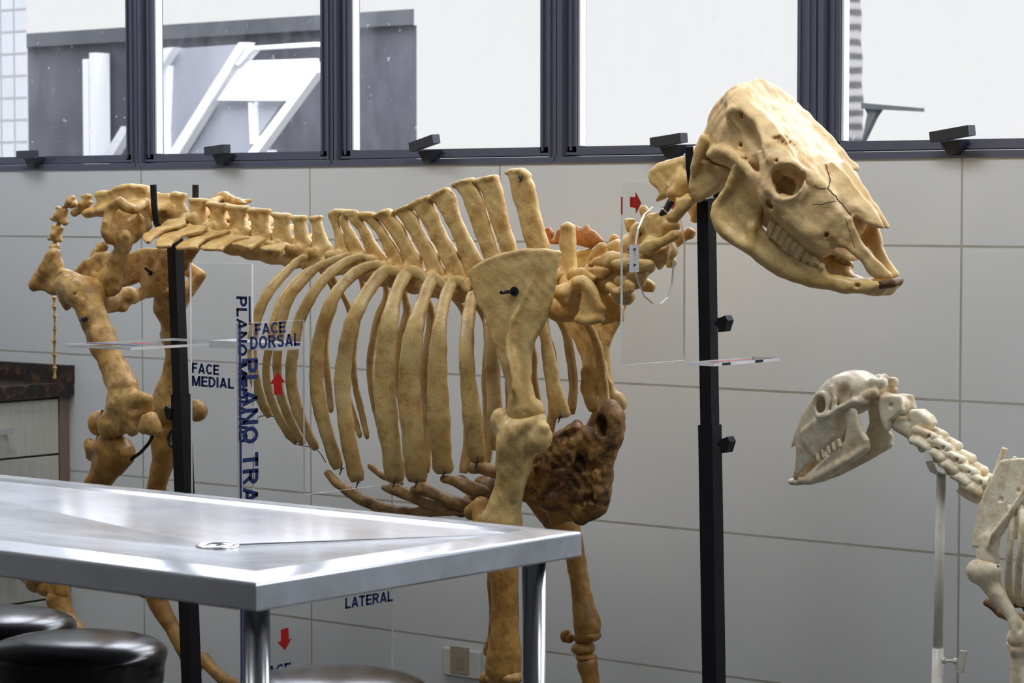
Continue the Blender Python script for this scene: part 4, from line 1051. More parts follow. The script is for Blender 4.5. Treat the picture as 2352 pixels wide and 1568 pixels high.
b = Bone(Z3, res=.0034)
b.plate([(130, 245), (185, 222), (240, 300), (215, 400), (250, 390), (285, 265), (340, 240), (500, 232), (540, 222), (600, 270), (620, 235), (635, 280), (655, 205), (685, 215), (690, 290), (780, 320), (840, 370), (880, 410), (760, 470), (600, 430), (500, 440), (260, 460), (170, 430), (120, 330)], .115, .006, k=.006)
b.tube([(480, 360, .112, .018, .008), (620, 370, .112, .018, .008), (760, 390, .112, .016, .008)], k=.01)
b.build('scapular_cartilage', M['cart'], cow)
mb = MB(); p0 = W(*E_(460, 244), YM - .122)
mb.tube([W(*E_(462, 242), YM - .122), W(*E_(450, 244), YM - .136)], .0095, 14); mb.tube([W(*E_(450, 244), YM - .134), W(*E_(383, 250), YM - .180)], .0040, 10)
mb.build('bolt', M['bolt'], cow)
# near humerus
FN = -.135
b = Bone(E_, res=.0038)
b.ball(385, 915, FN - .012, (.024, .022, .030), k=.008); b.ball(450, 960, FN, (.036, .028, .030), k=.009); b.ball(405, 1030, FN - .025, (.018, .016, .018), k=.007)
b.tube([(470, 960, FN - .02, .020), (540, 925, FN - .02, .016), (585, 905, FN - .01, .012)], k=.008)
b.ball(575, 1000, FN - .012, (.029, .026, .033), k=.007, tilt=-.4); b.ball(600, 945, FN - .02, (.014, .012, .012), k=.01)
b.tube([(480, 1000, FN, .040), (455, 1090, FN, .037), (440, 1190, FN, .033), (425, 1270, FN, .030), (400, 1350, FN, .036), (385, 1430, FN, .044), (380, 1500, FN, .044)], k=.025)
b.tube([(500, 1040, FN - .02, .016), (470, 1200, FN - .015, .012), (455, 1300, FN - .01, .012)], k=.007)
b.ball(385, 1130, FN - .020, (.012, .012, .022), k=.007)
b.build('humerus', M['jaw'], cow)
b = Bone(E_, res=.004)
b.tube([(235, 1380, FN + .02, .018), (280, 1350, FN + .02, .020), (300, 1480, FN + .01, .026), (340, 1600, FN, .026)], k=.02)
b.cr = PX
b.tube([(1140, 1210, FN, .036), (1150, 1260, FN, .034), (1157, 1310, FN, .032), (1160, 1380, FN, .029), (1160, 1450, FN, .031), (1158, 1500, FN, .037), (1156, 1535, FN, .038)], k=.02)
b.tube([(1128, 1300, FN + .02, .010), (1132, 1400, FN + .02, .008), (1130, 1460, FN + .02, .008), (1122, 1495, FN + .02, .012)], k=.006)
b.build('forearm_bone', M['leg'], cow)
def fore_foot(carp, can, dy, toe):
    for x, y, r in carp:
        b = Bone(PX, res=.0036, noise=.8); b.ball(x, y, dy, r, k=.01); b.build('carpal_bone', M['leg'], cow)
    b = Bone(PX, res=.004); b.tube([(x, y, dy, r) for x, y, r in can], k=.012, smooth=3); b.build('cannon_bone', M['leg'], cow)
    for sg in (-1, 1):
        b = Bone(PX, res=.0036, noise=.6); b.tube([(x, y, dy + sg * (.018 + .006 * i), r) for i, (x, y, r) in enumerate(toe)], k=.008); b.build('toe_bone', M['leg'], cow)
zb = W(1160, 1560, YM + FN)[2]
fore_foot([(1143, 1556, (.022, .03, .016)), (1176, 1556, (.022, .03, .016)), (1158, 1580, (.036, .032, .014)), (1116, 1560, (.016, .014, .016))],
          [(1160, 1606, .034), (1162, 1640, .028), (1164, 1720, .026), (1166, 1800, .027), (1168, 1850, .034)], FN, [(1172, 1890, .018), (1190, 1935, .015), (1205, 1965, .017), (1215, 1995, .015), (1230, 2020, .020), (1250, 2040, .014)])
# farther front leg
FF = .13
b = Bone(PX, res=.004)
b.tube([(1392, 955, FF, .030), (1370, 1010, FF, .034), (1345, 1080, FF, .028), (1310, 1150, FF, .034), (1292, 1180, FF, .036)], k=.02)
b.build('humerus', M['leg'], cow)
b = Bone(PX, res=.004)
b.tube([(1212, 1140, FF, .012), (1240, 1165, FF, .018), (1275, 1195, FF, .028), (1300, 1215, FF, .032), (1318, 1262, FF, .022), (1325, 1300, FF, .022), (1335, 1360, FF, .022), (1344, 1410, FF, .027), (1349, 1432, FF, .031), (1348, 1448, FF, .028)], k=.02, smooth=2)
b.build('forearm_bone', M['leg'], cow)
fore_foot([(1338, 1462, (.018, .028, .014)), (1360, 1460, (.016, .026, .014)), (1340, 1488, (.024, .03, .016)), (1300, 1460, (.012, .012, .015)), (1308, 1466, (.012, .010, .012)), (1347, 1509, (.021, .028, .009))],
          [(1350, 1527, .023), (1356, 1555, .020), (1366, 1610, .018), (1380, 1690, .018), (1390, 1760, .019), (1398, 1810, .026)], FF, [(1402, 1840, .016), (1416, 1880, .014), (1428, 1910, .015), (1436, 1930, .013), (1450, 1950, .018), (1468, 1966, .012)])
# farther scapula edge piece seen right of the ribs
b = Bone(S5, res=.0034)
b.plate([(370, 250), (440, 90), (455, 140), (455, 240), (465, 300), (500, 460), (527, 510), (520, 552), (485, 550), (440, 525), (385, 515), (350, 540), (345, 400)], .12, .005, k=.008)
b.tube([(350, 420, .115, .02, .01), (345, 540, .115, .018, .012), (370, 620, .115, .016), (400, 640, .115, .014)], k=.012); b.ball(395, 635, .115, (.016, .018, .018)); b.ball(375, 670, .11, (.010, .012, .012))
b.build('shoulder_spine', M['scap'], cow)

# ---- neck
def cerv(crop, plates, balls, tubes, m='vert', res=.0034):
    b = Bone(crop, res=res)
    for pts, dy, th in plates: b.plate(pts, dy, th, k=.010)
    for q in balls: b.ball(*q)
    for t in tubes: b.tube(t, k=.010)
    return b.build('cervical_vertebra', M[m], cow)
# C7
cerv(Z3, [([(480, 835), (560, 752), (640, 770), (740, 820), (805, 870), (765, 950), (620, 905)], -.045, .010),
          ([(380, 1180), (440, 1120), (560, 1090), (610, 1100), (585, 1300), (540, 1420), (440, 1440), (350, 1390), (335, 1240)], -.012, .020),
          ([(520, 880), (500, 800), (640, 800), (700, 900), (560, 960)], 0, .02)],
     [(420, 1090, -.03, (.024, .03, .022)), (320, 1090, -.065, (.020, .014, .012)), (370, 1160, -.06, (.014, .012, .014)), (620, 930, -.03, .02), (420, 960, -.01, .02)],
     [[(280, 1060, -.07, .011), (360, 1060, -.06, .014), (470, 1010, -.04, .016), (560, 930, -.04, .014)], [(220, 1210, 0, .03), (330, 1270, 0, .032), (430, 1290, 0, .026)]])
# C6 with its broad ventral plates
cerv(Z3, [([(640, 780), (680, 640), (750, 500), (830, 432), (890, 424), (912, 500), (850, 580), (740, 660), (710, 780)], -.005, .009),
          ([(690, 790), (740, 735), (820, 732), (985, 755), (960, 800), (870, 905), (820, 920), (760, 850)], -.040, .009),
          ([(525, 1430), (560, 1380), (592, 1230), (612, 1060), (650, 1000), (740, 975), (762, 1100), (822, 1220), (872, 1270), (852, 1420), (800, 1472), (640, 1480)], -.060, .007),
          ([(800, 1000), (900, 1020), (1010, 1120), (1080, 1190), (1132, 1270), (1125, 1440), (1000, 1470), (860, 1490), (830, 1400), (870, 1260)], .045, .008)],
     [(820, 960, 0, (.028, .026, .028)), (560, 930, -.055, (.014, .012, .010)), (700, 800, -.03, .014)],
     [[(530, 930, -.065, .010), (600, 930, -.065, .013), (680, 980, -.062, .013), (750, 1080, -.062, .010), (800, 1190, -.062, .008), (850, 1270, -.062, .007)], [(740, 880, 0, .02), (800, 980, 0, .028), (900, 930, 0, .024)],
      [(560, 1425, -.06, .007, .010), (700, 1445, -.06, .008, .010), (830, 1410, -.06, .008, .010)]])
# C5
cerv(Z3, [([(680, 722), (760, 630), (860, 590), (930, 540), (1000, 530), (1055, 580), (1075, 625), (960, 720), (880, 750), (780, 730)], -.035, .009),
          ([(930, 490), (960, 430), (1040, 388), (1112, 400), (1112, 590), (1040, 580), (960, 530)], .0, .012),
          ([(930, 440), (965, 340), (1000, 308), (1055, 325), (1072, 400), (1040, 420)], .03, .007),
          ([(1030, 1082), (1100, 975), (1180, 905), (1268, 960), (1262, 1062), (1190, 1112), (1080, 1090)], -.060, .009)],
     [(1000, 900, 0, (.030, .028, .028)), (1090, 700, -.02, (.025, .02, .02)), (900, 930, -.02, .02)],
     [[(970, 690, -.035, .013), (1040, 640, -.04, .013), (1150, 640, -.04, .013)], [(930, 870, 0, .026), (1050, 900, 0, .028), (1150, 850, 0, .024)], [(1080, 1080, -.06, .009), (960, 1000, -.05, .010)],
      [(1090, 1100, -.03, .02), (1170, 1130, -.02, .018)]])
# C4
cerv(Z4, [([(20, 990), (60, 935), (200, 912), (330, 912), (480, 930), (590, 950), (622, 990), (592, 1080), (520, 1102), (330, 1082), (150, 1075), (60, 1040)], -.055, .010),
          ([(220, 640), (290, 590), (310, 480), (370, 425), (440, 430), (400, 640), (390, 870), (230, 880), (210, 700)], -.02, .012),
          ([(205, 395), (230, 362), (350, 370), (330, 470), (300, 580), (240, 560), (230, 470)], .03, .007),
          ([(390, 1080), (512, 1110), (500, 1220), (485, 1310), (445, 1342), (400, 1240)], -.035, .009),
          ([(450, 1300), (500, 1205), (600, 1250), (642, 1290), (602, 1392), (450, 1380)], .045, .009)],
     [(300, 960, 0, (.030, .026, .028)), (470, 880, -.01, (.022, .024, .022)), (260, 760, -.02, (.018, .018, .026))],
     [[(250, 1090, 0, .024), (400, 1080, 0, .024), (500, 1000, 0, .024)], [(170, 1240, -.03, .016), (280, 1250, -.03, .018), (380, 1200, -.02, .02)]])
# C3
cerv(Z4, [([(388, 800), (430, 730), (520, 680), (640, 650), (740, 622), (860, 545), (930, 532), (962, 600), (940, 662), (820, 732), (700, 792), (600, 842), (450, 872), (395, 850)], -.055, .009),
          ([(430, 480), (450, 420), (500, 340), (560, 292), (690, 290), (692, 400), (700, 520), (660, 640), (560, 620), (520, 560), (420, 540)], -.015, .012),
          ([(415, 240), (430, 195), (500, 190), (555, 270), (520, 340), (460, 370)], .03, .007),
          ([(600, 840), (820, 740), (810, 900), (795, 1000), (740, 1025), (692, 1100), (660, 1020), (640, 900)], -.03, .010),
          ([(830, 760), (900, 640), (960, 545), (1050, 500), (1110, 482), (1192, 550), (1140, 660), (1060, 670), (900, 785)], .05, .010),
          ([(790, 1000), (815, 890), (920, 932), (930, 980), (890, 1052), (800, 1055)], .045, .008)],
     [(660, 640, 0, (.030, .024, .030)), (850, 470, -.025, (.020, .018, .018)), (560, 760, -.03, (.02, .02, .02)), (690, 470, -.033, (.006, .008, .006), .004, True), (450, 600, -.03, (.008, .02, .008), .004, True)],
     [[(740, 560, 0, .024), (830, 450, 0, .022)], [(500, 760, 0, .022), (640, 660, 0, .026)], [(720, 830, 0, .022), (800, 800, 0, .022)]])
MB().tube([W(*Z4(x, y), YM - .01) for x, y in ((400, 640), (480, 590), (680, 380), (770, 260), (870, 110))], .0075, 12).build('steel_rod', mat('dark_steel_rod', (.05, .05, .055), .3, .8), cow)
# C2 (axis)
cerv(FK, [([(320, 645), (345, 610), (375, 590), (460, 560), (540, 535), (566, 542), (580, 700), (605, 790), (560, 800), (440, 795), (372, 825), (402, 760), (332, 690)], -.004, .011),
          ([(500, 780), (520, 800), (600, 780), (622, 800), (600, 860), (560, 900), (500, 962), (468, 938), (520, 862)], -.055, .010),
          ([(570, 870), (620, 820), (662, 830), (665, 900), (640, 965), (600, 960), (605, 920)], .050, .009)],
     [(575, 720, -.01, (.030, .032, .040)), (500, 770, -.03, (.02, .02, .016))],
     [[(345, 625, 0, .007, .010), (400, 585, 0, .007, .010), (480, 555, 0, .007, .009), (560, 540, 0, .007, .009)], [(540, 740, 0, .026), (630, 700, 0, .028)], [(470, 930, -.055, .010), (540, 860, -.055, .010), (590, 800, -.045, .012)]])
# atlas
b = Bone(FK, res=.0034)
b.plate([(612, 620), (640, 480), (668, 410), (692, 388), (722, 402), (745, 450), (722, 500), (705, 540), (770, 570), (860, 600), (905, 640), (890, 668), (830, 682), (780, 752), (720, 792), (642, 802), (612, 720)], -.045, .012, k=.012)
b.tube([(625, 600, -.07, .009), (655, 480, -.075, .010), (690, 400, -.075, .009), (730, 420, -.065, .010)], k=.010)
b.tube([(625, 620, -.06, .008), (625, 720, -.055, .012), (650, 790, -.05, .010)], k=.010)
b.tube([(660, 560, 0, .034), (760, 600, 0, .036), (850, 620, 0, .032)], k=.015); b.plate([(700, 600), (700, 790), (800, 760), (880, 670), (800, 600)], .03, .012)
b.ball(735, 620, -.058, (.012, .010, .012), sub=True)
b.build('atlas_vertebra', M['jaw'], cow)

# ---- skull
b = Bone(FK, res=.0030)
ST = [(1040, 48, 820, 350, .072), (1140, 140, 880, 470, .086), (1240, 255, 960, 620, .088), (1340, 375, 1070, 770, .086), (1440, 490, 1180, 880, .082), (1540, 600, 1290, 960, .074),
      (1620, 700, 1390, 1030, .064), (1700, 800, 1480, 1085, .054), (1760, 880, 1560, 1110, .046)]
b.loft(ST, pw=3.0)
# brain case / occiput
b.ball(895, 400, 0, (.046, .072, .062), k=.02); b.ball(760, 420, -.035, (.028, .022, .030), k=.015, mir=True); b.ball(800, 500, -.06, (.028, .02, .02), k=.015, mir=True)
b.tube([(1050, 62, 0, .013), (1010, 85, -.035, .013), (968, 135, -.070, .013), (900, 232, -.094, .011)], k=.015, mir=True)
# frontal roof: broad and nearly flat from crest to crest
FR = [(1042, 52, 985, 110, .052), (1110, 130, 1040, 205, .088), (1200, 235, 1110, 310, .104), (1300, 350, 1200, 425, .110), (1400, 470, 1290, 545, .104), (1480, 560, 1380, 640, .080), (1560, 650, 1470, 720, .056)]
b.loft(FR, pw=3.2, k=.03)
b.tube([(882, 232, -.098, .009), (935, 300, -.104, .010), (1005, 405, -.110, .011), (1060, 500, -.114, .012), (1090, 570, -.115, .011)], k=.015, mir=True)
b.plate([(885, 240, -.098), (960, 180, -.085), (1080, 230, -.07), (1240, 420, -.08), (1330, 590, -.10), (1230, 575, -.112), (1120, 580, -.115), (1060, 500, -.112), (1000, 400, -.108), (930, 300, -.102)], 0, .010, k=.02, mir=True)
# temporal fossa
b.ball(950, 410, -.128, (.030, .036, .066), sub=True, k=.008, mir=True, tilt=.52)
b.ball(1022, 545, -.128, (.020, .036, .040), sub=True, k=.008, mir=True, tilt=.55)
# zygomatic arch, postorbital bar, orbit ring
b.tube([(730, 505, -.078, .009), (790, 480, -.090, .011), (870, 500, -.104, .011, .009), (950, 570, -.113, .010, .008), (1010, 630, -.116, .0085, .007), (1075, 665, -.117, .0075, .007)], k=.007, mir=True)
b.tube([(1000, 640, -.112, .008), (1060, 700, -.112, .011), (1110, 760, -.108, .012)], k=.010, mir=True)
b.tube([(1060, 505, -.114, .0085), (1085, 570, -.116, .009), (1096, 640, -.117, .0085), (1085, 700, -.114, .0085)], k=.008, mir=True)
ring = [(1225 + 112 * math.cos(t), 683 + 117 * math.sin(t), -.113 + .010 * math.cos(t), .0070 + .0015 * math.sin(3 * t)) for t in np.linspace(0, 2 * math.pi, 22)]
b.tube(ring, k=.010, mir=True)
b.plate([(1120, 790), (1100, 700), (1160, 800), (1280, 810), (1400, 720), (1400, 640), (1520, 720), (1600, 900), (1560, 1060), (1400, 1050), (1240, 950), (1140, 880)], lambda p: -.104 + .00011 * (p[0] - 1120), .010, k=.03, mir=True)
b.tube([(1130, 800, -.102, .012), (1260, 900, -.092, .016), (1340, 1000, -.080, .017), (1420, 1080, -.066, .013), (1490, 1130, -.055, .010)], k=.03, mir=True)
# maxillary tuber and pterygoid wall behind the last molar
b.plate([(980, 640), (1200, 700), (1300, 960), (1260, 1060), (1180, 1040), (1080, 980), (1000, 800)], -.050, .016, k=.015, mir=True)
b.plate([(885, 240), (945, 315), (1060, 500), (1050, 600), (960, 600), (900, 520), (820, 420), (830, 320)], lambda p: -.072 - .00006 * (p[0] - 820), .014, k=.012, mir=True)
b.tube([(1150, 860, -.070, .018), (1200, 960, -.066, .012), (1350, 1080, -.060, .010), (1480, 1170, -.052, .008)], k=.015, mir=True)
b.ball(1222, 684, -.130, (.0305, .055, .0325), sub=True, k=.004, mir=True)
b.ball(1240, 720, -.075, (.020, .022, .020), sub=True, k=.005, mir=True)
b.ball(1165, 815, -.100, (.014, .020, .024), sub=True, k=.010, mir=True, tilt=.3)
for x, y, dy, r in ((1190, 400, -.085, .0045), (1215, 425, -.088, .004), (1235, 442, -.09, .0025), (960, 445, -.08, .004), (1178, 550, -.118, .003), (965, 240, -.09, .003), (955, 262, -.095, .0025), (1005, 535, -.08, .003)):
    b.ball(x, y, dy, (r, .035, r), sub=True, k=.003)
b.tube([(1190, 400, -.094, .005), (1240, 445, -.098, .004), (1300, 530, -.100, .003)], sub=True, k=.004)
b.ball(1525, 1040, -.055, (.0055, .014, .004), sub=True, k=.004, tilt=.6)
# nose opening and nasal bones
b.ball(1810, 1010, 0, (.050, .036, .020), sub=True, k=.01, tilt=-.95)
b.tube([(1500, 555, 0, .012, .050), (1580, 640, 0, .013, .046), (1660, 740, 0, .013, .040), (1740, 830, 0, .011, .034), (1810, 910, 0, .009, .027)], k=.012)
b.plate([(1500, 572, -.036), (1530, 690, -.040), (1570, 770, -.040), (1640, 868, -.038), (1700, 928, -.034), (1780, 965, -.028), (1840, 990, -.020), (1885, 1008, -.010), (1902, 1000, -.004), (1850, 920, -.006), (1740, 770, -.010), (1620, 620, -.014), (1540, 560, -.020)], 0, .0055, k=.008, mir=True)
# premaxilla arms
b.plate([(1640, 930, -.046), (1678, 922, -.045), (1698, 990, -.042), (1762, 1130, -.032), (1850, 1220, -.022), (1940, 1298, -.011), (1932, 1335, -.010), (1830, 1332, -.018), (1790, 1272, -.025), (1720, 1182, -.036), (1650, 1125, -.043), (1560, 1075, -.050)], 0, .0055, k=.012, mir=True)
b.tube([(1570, 1100, -.048, .007), (1640, 1115, -.044, .006), (1730, 1190, -.034, .006), (1810, 1290, -.022, .007), (1915, 1318, -.012, .008)], k=.008, mir=True)
b.tube([(1560, 1110, 0, .010, .040), (1680, 1190, 0, .008, .032)], k=.012)
b.build('skull', M['skull'], cow)
skull = [o for o in cow.children if o.name.startswith('skull')][0]
# sutures and cracks lie on the bone surface: traced by rays onto the finished skull
from mathutils.bvhtree import BVHTree
bb = np.array(world_loc(skull)); me_ = skull.data
bvh = BVHTree.FromPolygons([tuple(np.array(v.co) + bb) for v in me_.vertices], [tuple(p.vertices) for p in me_.polygons])
def crack(pts, r):
    P = []
    for (x0, y0), (x1, y1) in zip(pts[:-1], pts[1:]):
        for k in range(6):
            x, y = x0 + (x1 - x0) * k / 6 + random.uniform(-3, 3), y0 + (y1 - y0) * k / 6 + random.uniform(-3, 3)
            d = ray(*FK(x, y)); d = d / np.linalg.norm(d)
            h = bvh.ray_cast(Vector(CAMP), Vector(d))
            if h[0] is not None and (not P or np.linalg.norm(np.array(h[0]) - P[-1]) < .03): P.append(np.array(h[0]))
    if len(P) > 2: MB().tube(P, r, 6).build('suture', M['crackdark'], skull)
M['crackdark'] = mat('suture_dark', (.045, .022, .010), .8)
crack([(1500, 575), (1522, 640), (1530, 690), (1515, 735), (1560, 780), (1610, 840), (1660, 900), (1690, 935)], .0011)
crack([(1430, 715), (1460, 735), (1515, 735)], .0007)
crack([(1405, 840), (1480, 838), (1530, 825), (1575, 815)], .0006)
crack([(1635, 930), (1650, 1000), (1680, 1080), (1700, 1150)], .0005)
# ---- mandible
def mdy(p): return -.100 + .000085 * (p[0] - 760)
b = Bone(FK, res=.0032)
b.plate([(905, 590), (940, 565), (985, 600), (1040, 680), (1085, 745), (1092, 830), (1062, 920), (1075, 1000), (1130, 1085), (1230, 1180), (1330, 1250), (1420, 1290), (1520, 1318), (1640, 1352), (1640, 1420), (1500, 1388), (1300, 1342), (1150, 1272), (1000, 1142), (870, 1072), (792, 992), (757, 910), (770, 835), (855, 735), (892, 660)], mdy, .0080, k=.012, mir=True)
b.tube([(768, 905, -.102, .010), (800, 985, -.101, .012), (900, 1075, -.093, .012), (1010, 1140, -.085, .012), (1150, 1215, -.070, .019, .014), (1300, 1292, -.057, .018, .013), (1480, 1348, -.042, .014, .011), (1620, 1378, -.032, .012), (1760, 1400, -.022, .012), (1850, 1408, -.018, .013)], k=.018, mir=True, smooth=2)
b.tube([(1010, 1000, -.090, .010), (1000, 1110, -.092, .010), (940, 1085, -.097, .010)], k=.012, mir=True)
b.tube([(770, 850, -.103, .008), (850, 740, -.100, .008), (910, 600, -.095, .010), (950, 575, -.092, .010)], k=.010, mir=True)
b.ball(920, 900, -.112, (.035, .010, .045), sub=True, k=.02, mir=True)
b.plate([(1080, 1010, -.072), (1180, 1100, -.064), (1300, 1180, -.056), (1420, 1240, -.048), (1500, 1260, -.042), (1500, 1320, -.042), (1380, 1280, -.052), (1200, 1190, -.066), (1100, 1100, -.074)], 0, .011, k=.012, mir=True)
b.tube([(1700, 1360, 0, .010, .022), (1800, 1375, 0, .012, .032), (1880, 1378, 0, .014, .038), (1940, 1372, 0, .010, .036)], k=.012)
b.ball(1890, 1345, 0, (.022, .026, .008), sub=True, k=.006, tilt=.1)
b.ball(1705, 1382, -.038, (.006, .012, .003), sub=True, k=.003)
b.build('mandible', M['jaw'], cow)
gb_ = Bone(FK, res=.0022, noise=1.5)
gb_.tube([(1812, 1374, -.024, .006), (1890, 1378, -.030, .0085), (1950, 1366, -.026, .008), (1985, 1356, -.010, .007), (1990, 1352, 0, .007)], k=.006)
mj = [o for o in cow.children if o.name.startswith('mandible')][0]
gb_.build('dried_gum', M['stern'], mj)['label'] = 'dark brown dried gum at the front of the jaw'
# ---- teeth (each its own small bone under the skull)
def tooth(x0, y0, x1, y1, w, dy, n, parent, mir=True):
    b = Bone(ZT, res=.0016, noise=.25)
    for q in range(n):
        f = (q - (n - 1) / 2) * w / n
        ox, oy = f * .80, f * .60
        b.tube([(x0 + ox, y0 + oy, dy, .0050, .007), ((x0 + x1) / 2 + ox, (y0 + y1) / 2 + oy, dy - .003, .0062, .007), (x1 + ox, y1 + oy, dy - .002, .0066, .007)], k=.0025)
    o = b.build('tooth', M['tooth'], parent)
    if mir:
        me = o.data.copy(); c = o.copy(); c.data = me; COL.objects.link(c)
        nn = len(me.vertices); co = np.zeros(nn * 3, np.float32); me.vertices.foreach_get('co', co); co = co.reshape(-1, 3); co[:, 1] *= -1; me.vertices.foreach_set('co', co.ravel()); me.flip_normals(); me.update()
        c.location.y = 2 * (YM - world_loc(parent)[1]) - o.location.y
for a in [(440, 560, 395, 740, 120, -.080, 2), (560, 650, 490, 830, 130, -.078, 2), (660, 740, 585, 920, 130, -.075, 2), (760, 840, 670, 1020, 130, -.072, 2), (860, 930, 770, 1080, 110, -.069, 2), (960, 1010, 870, 1160, 120, -.066, 2)]:
    tooth(*a, skull)
mand = [o for o in cow.children if o.name.startswith('mandible')][0]
for a in [(1010, 1240, 1080, 1150, 110, -.060, 2), (1150, 1300, 1180, 1200, 100, -.056, 2), (1220, 1310, 1225, 1260, 60, -.053, 1), (1310, 1380, 1305, 1330, 60, -.050, 1)]:
    tooth(*a, mand)

# ================================================================== stands
def stand(top, bot, zs_, straps, label, knobs, w0=.0275, w1=.034, split=0.5):
    p0 = W(*top, YM); pb = W(*bot, YM); d = (pb - p0) / np.linalg.norm(pb - p0)
    fl = p0 + d * ((.012 - p0[2]) / d[2]); sp0 = W(top[0] + (bot[0] - top[0]) * (split - top[1]) / (bot[1] - top[1]), split, YM)
    s = thing('display_stand', label, 'stand', (fl[0], fl[1], 0))
    side = (1, 0, 0)
    MB().obox(p0, sp0 + d * .1, w0, w0, side).build('upper_post', M['black'], s)
    MB().obox(sp0, fl, w1, w1, side).build('lower_post', M['black'], s)
    MB().box((fl[0] - .2, fl[1] - .15, 0), (fl[0] + .2, fl[1] + .15, .012), bev=.003).build('base_plate', M['black'], s)
    for pts, wdt in straps:
        mb = MB(); P = [np.array(p) for p in pts]
        for i in range(len(P) - 1): mb.obox(P[i] - (P[i + 1] - P[i]) * .02, P[i + 1] + (P[i + 1] - P[i]) * .02, wdt, .004, (1, 0, 0))
        mb.build('bracket_strap', M['black'], s)
    for (x, y, dy, sx) in knobs:
        c = W(x, y, YM + dy); mb = MB()
        mb.prism([c + np.array([sx * a, 0, bb]) for a, bb in ((-.004, .010), (.006, .012), (.016, .016), (.022, .006), (.014, -.016), (.000, -.018))], (0, .022, 0))
        mb.tube([c + np.array([0, .011, 0]), c + np.array([-sx * .012, .011, 0])], .006, 10)
        mb.build('clamp_knob', M['black'], s)
    return s
q = lambda x, y, dy: W(x, y, YM + dy)
stand((402, 548), (440, 1568), None,
      [([q(352, 425, -.075), q(354, 470, -.074), q(360, 515, -.070), q(375, 536, -.045), q(400, 550, -.005), q(425, 536, .04), q(446, 500, .074), q(449, 462, .078), q(449, 425, .078)], .018)],
      'black telescopic stand under the rear spine of the large skeleton', [(391, 948, -.02, -1)], split=905)
stand((1622, 462), (1640, 1568), None,
      [([q(1583, 338, -.060), q(1584, 380, -.058), q(1590, 430, -.050), q(1600, 455, -.035), q(1622, 462, -.002), q(1645, 455, .030), q(1656, 440, .045), q(1661, 415, .048)], .017)],
      'black telescopic stand holding up the neck and skull of the large skeleton', [(1650, 742, -.016, 1), (1655, 1020, -.02, 1)], split=975)
# holes in the strap tips
# ================================================================== clear acrylic plane models
def sheet(parent, name, poly, off, hole=None):
    poly = [np.array(p) for p in poly]; off = np.array(off)
    if hole is None:
        return MB().prism(poly, off, 0, 1).build(name, [M['acrylic'], M['acr_edge']], parent)
    hole = [np.array(p) for p in hole]
    n, h = len(poly), len(hole); mb = MB()
    # bridge the outline to the hole
    j = min(range(h), key=lambda k: np.linalg.norm(hole[k] - poly[0]))
    H = [hole[(j + k) % h] for k in range(h)]
    me_poly = poly + [poly[0]] + [H[0]] + H[:0:-1] + [H[0]]
    bm = bmesh.new()
    # triangulate via fill
    ov = [bm.verts.new(p) for p in poly]; hv = [bm.verts.new(p) for p in hole]
    es = [bm.edges.new((ov[i], ov[(i + 1) % n])) for i in range(n)] + [bm.edges.new((hv[i], hv[(i + 1) % h])) for i in range(h)]
    bmesh.ops.triangle_fill(bm, use_beauty=True, edges=es)
    bm.verts.index_update(); V = [np.array(v.co) for v in bm.verts]; F = [[v.index for v in f.verts] for f in bm.faces]; bm.free()
    mb.add(V, F, 0); mb.add([v + off for v in V], F, 0)
    for loop in (poly, hole):
        for i in range(len(loop)):
            a, b_ = loop[i], loop[(i + 1) % len(loop)]; mb.add([a, b_, b_ + off, a + off], [(0, 1, 2, 3)], 1)
    return mb.build(name, [M['acrylic'], M['acr_edge']], parent)
def arc(cx_, cy_, rx, ry, a0, a1, n=10):
    return [(cx_ + rx * math.cos(math.radians(a0 + (a1 - a0) * i / n)), cy_ + ry * math.sin(math.radians(a0 + (a1 - a0) * i / n))) for i in range(n + 1)]
LW_ = .20                                     # stroke width of the heavy block capitals (cap height 1)
h_ = LW_ / 2
GLY = {
 'F': (.62, [[(h_, 0), (h_, 1)], [(0, 1 - h_), (.62, 1 - h_)], [(0, .50), (.54, .50)]]),
 'E': (.66, [[(h_, 0), (h_, 1)], [(0, 1 - h_), (.66, 1 - h_)], [(0, .51), (.60, .51)], [(0, h_), (.66, h_)]]),
 'L': (.60, [[(h_, 0), (h_, 1)], [(0, h_), (.60, h_)]]),
 'T': (.68, [[(.34, 0), (.34, 1)], [(0, 1 - h_), (.68, 1 - h_)]]),
 'I': (.20, [[(h_, 0), (h_, 1)]]),
 'A': (.80, [[(h_, 0), (.40, .96)], [(.80 - h_, 0), (.40, .96)], [(.22, .28), (.58, .28)]]),
 'V': (.78, [[(h_, 1), (.39, .04)], [(.78 - h_, 1), (.39, .04)]]),
 'N': (.76, [[(h_, 0), (h_, 1)], [(.76 - h_, 0), (.76 - h_, 1)], [(h_, .98), (.76 - h_, .02)]]),
 'M': (.90, [[(h_, 0), (h_, 1)], [(.90 - h_, 0), (.90 - h_, 1)], [(h_ + .02, .97), (.45, .05)], [(.88 - h_, .97), (.45, .05)]]),
 'P': (.70, [[(h_, 0), (h_, 1)], [(h_, 1 - h_), (.40, 1 - h_)] + arc(.40, .68, .20, .22, 90, -90) + [(h_, .46)]]),
 'R': (.76, [[(h_, 0), (h_, 1)], [(h_, 1 - h_), (.42, 1 - h_)] + arc(.42, .70, .20, .20, 90, -90) + [(h_, .50)], [(.40, .48), (.66, 0)]]),
 'D': (.74, [[(h_, 0), (h_, 1)], [(h_, 1 - h_), (.30, 1 - h_)] + arc(.30, .5, .34, .40, 90, -90) + [(h_, h_)]]),
 'O': (.82, [arc(.41, .5, .31, .40, 0, 360, 26)]),
 'C': (.76, [arc(.42, .5, .32, .40, 42, 318, 20)]),
 'S': (.70, [arc(.35, .71, .25, .19, 25, 270, 12) + arc(.35, .29, .25, .21, 90, -160, 12)[1:]]),
}
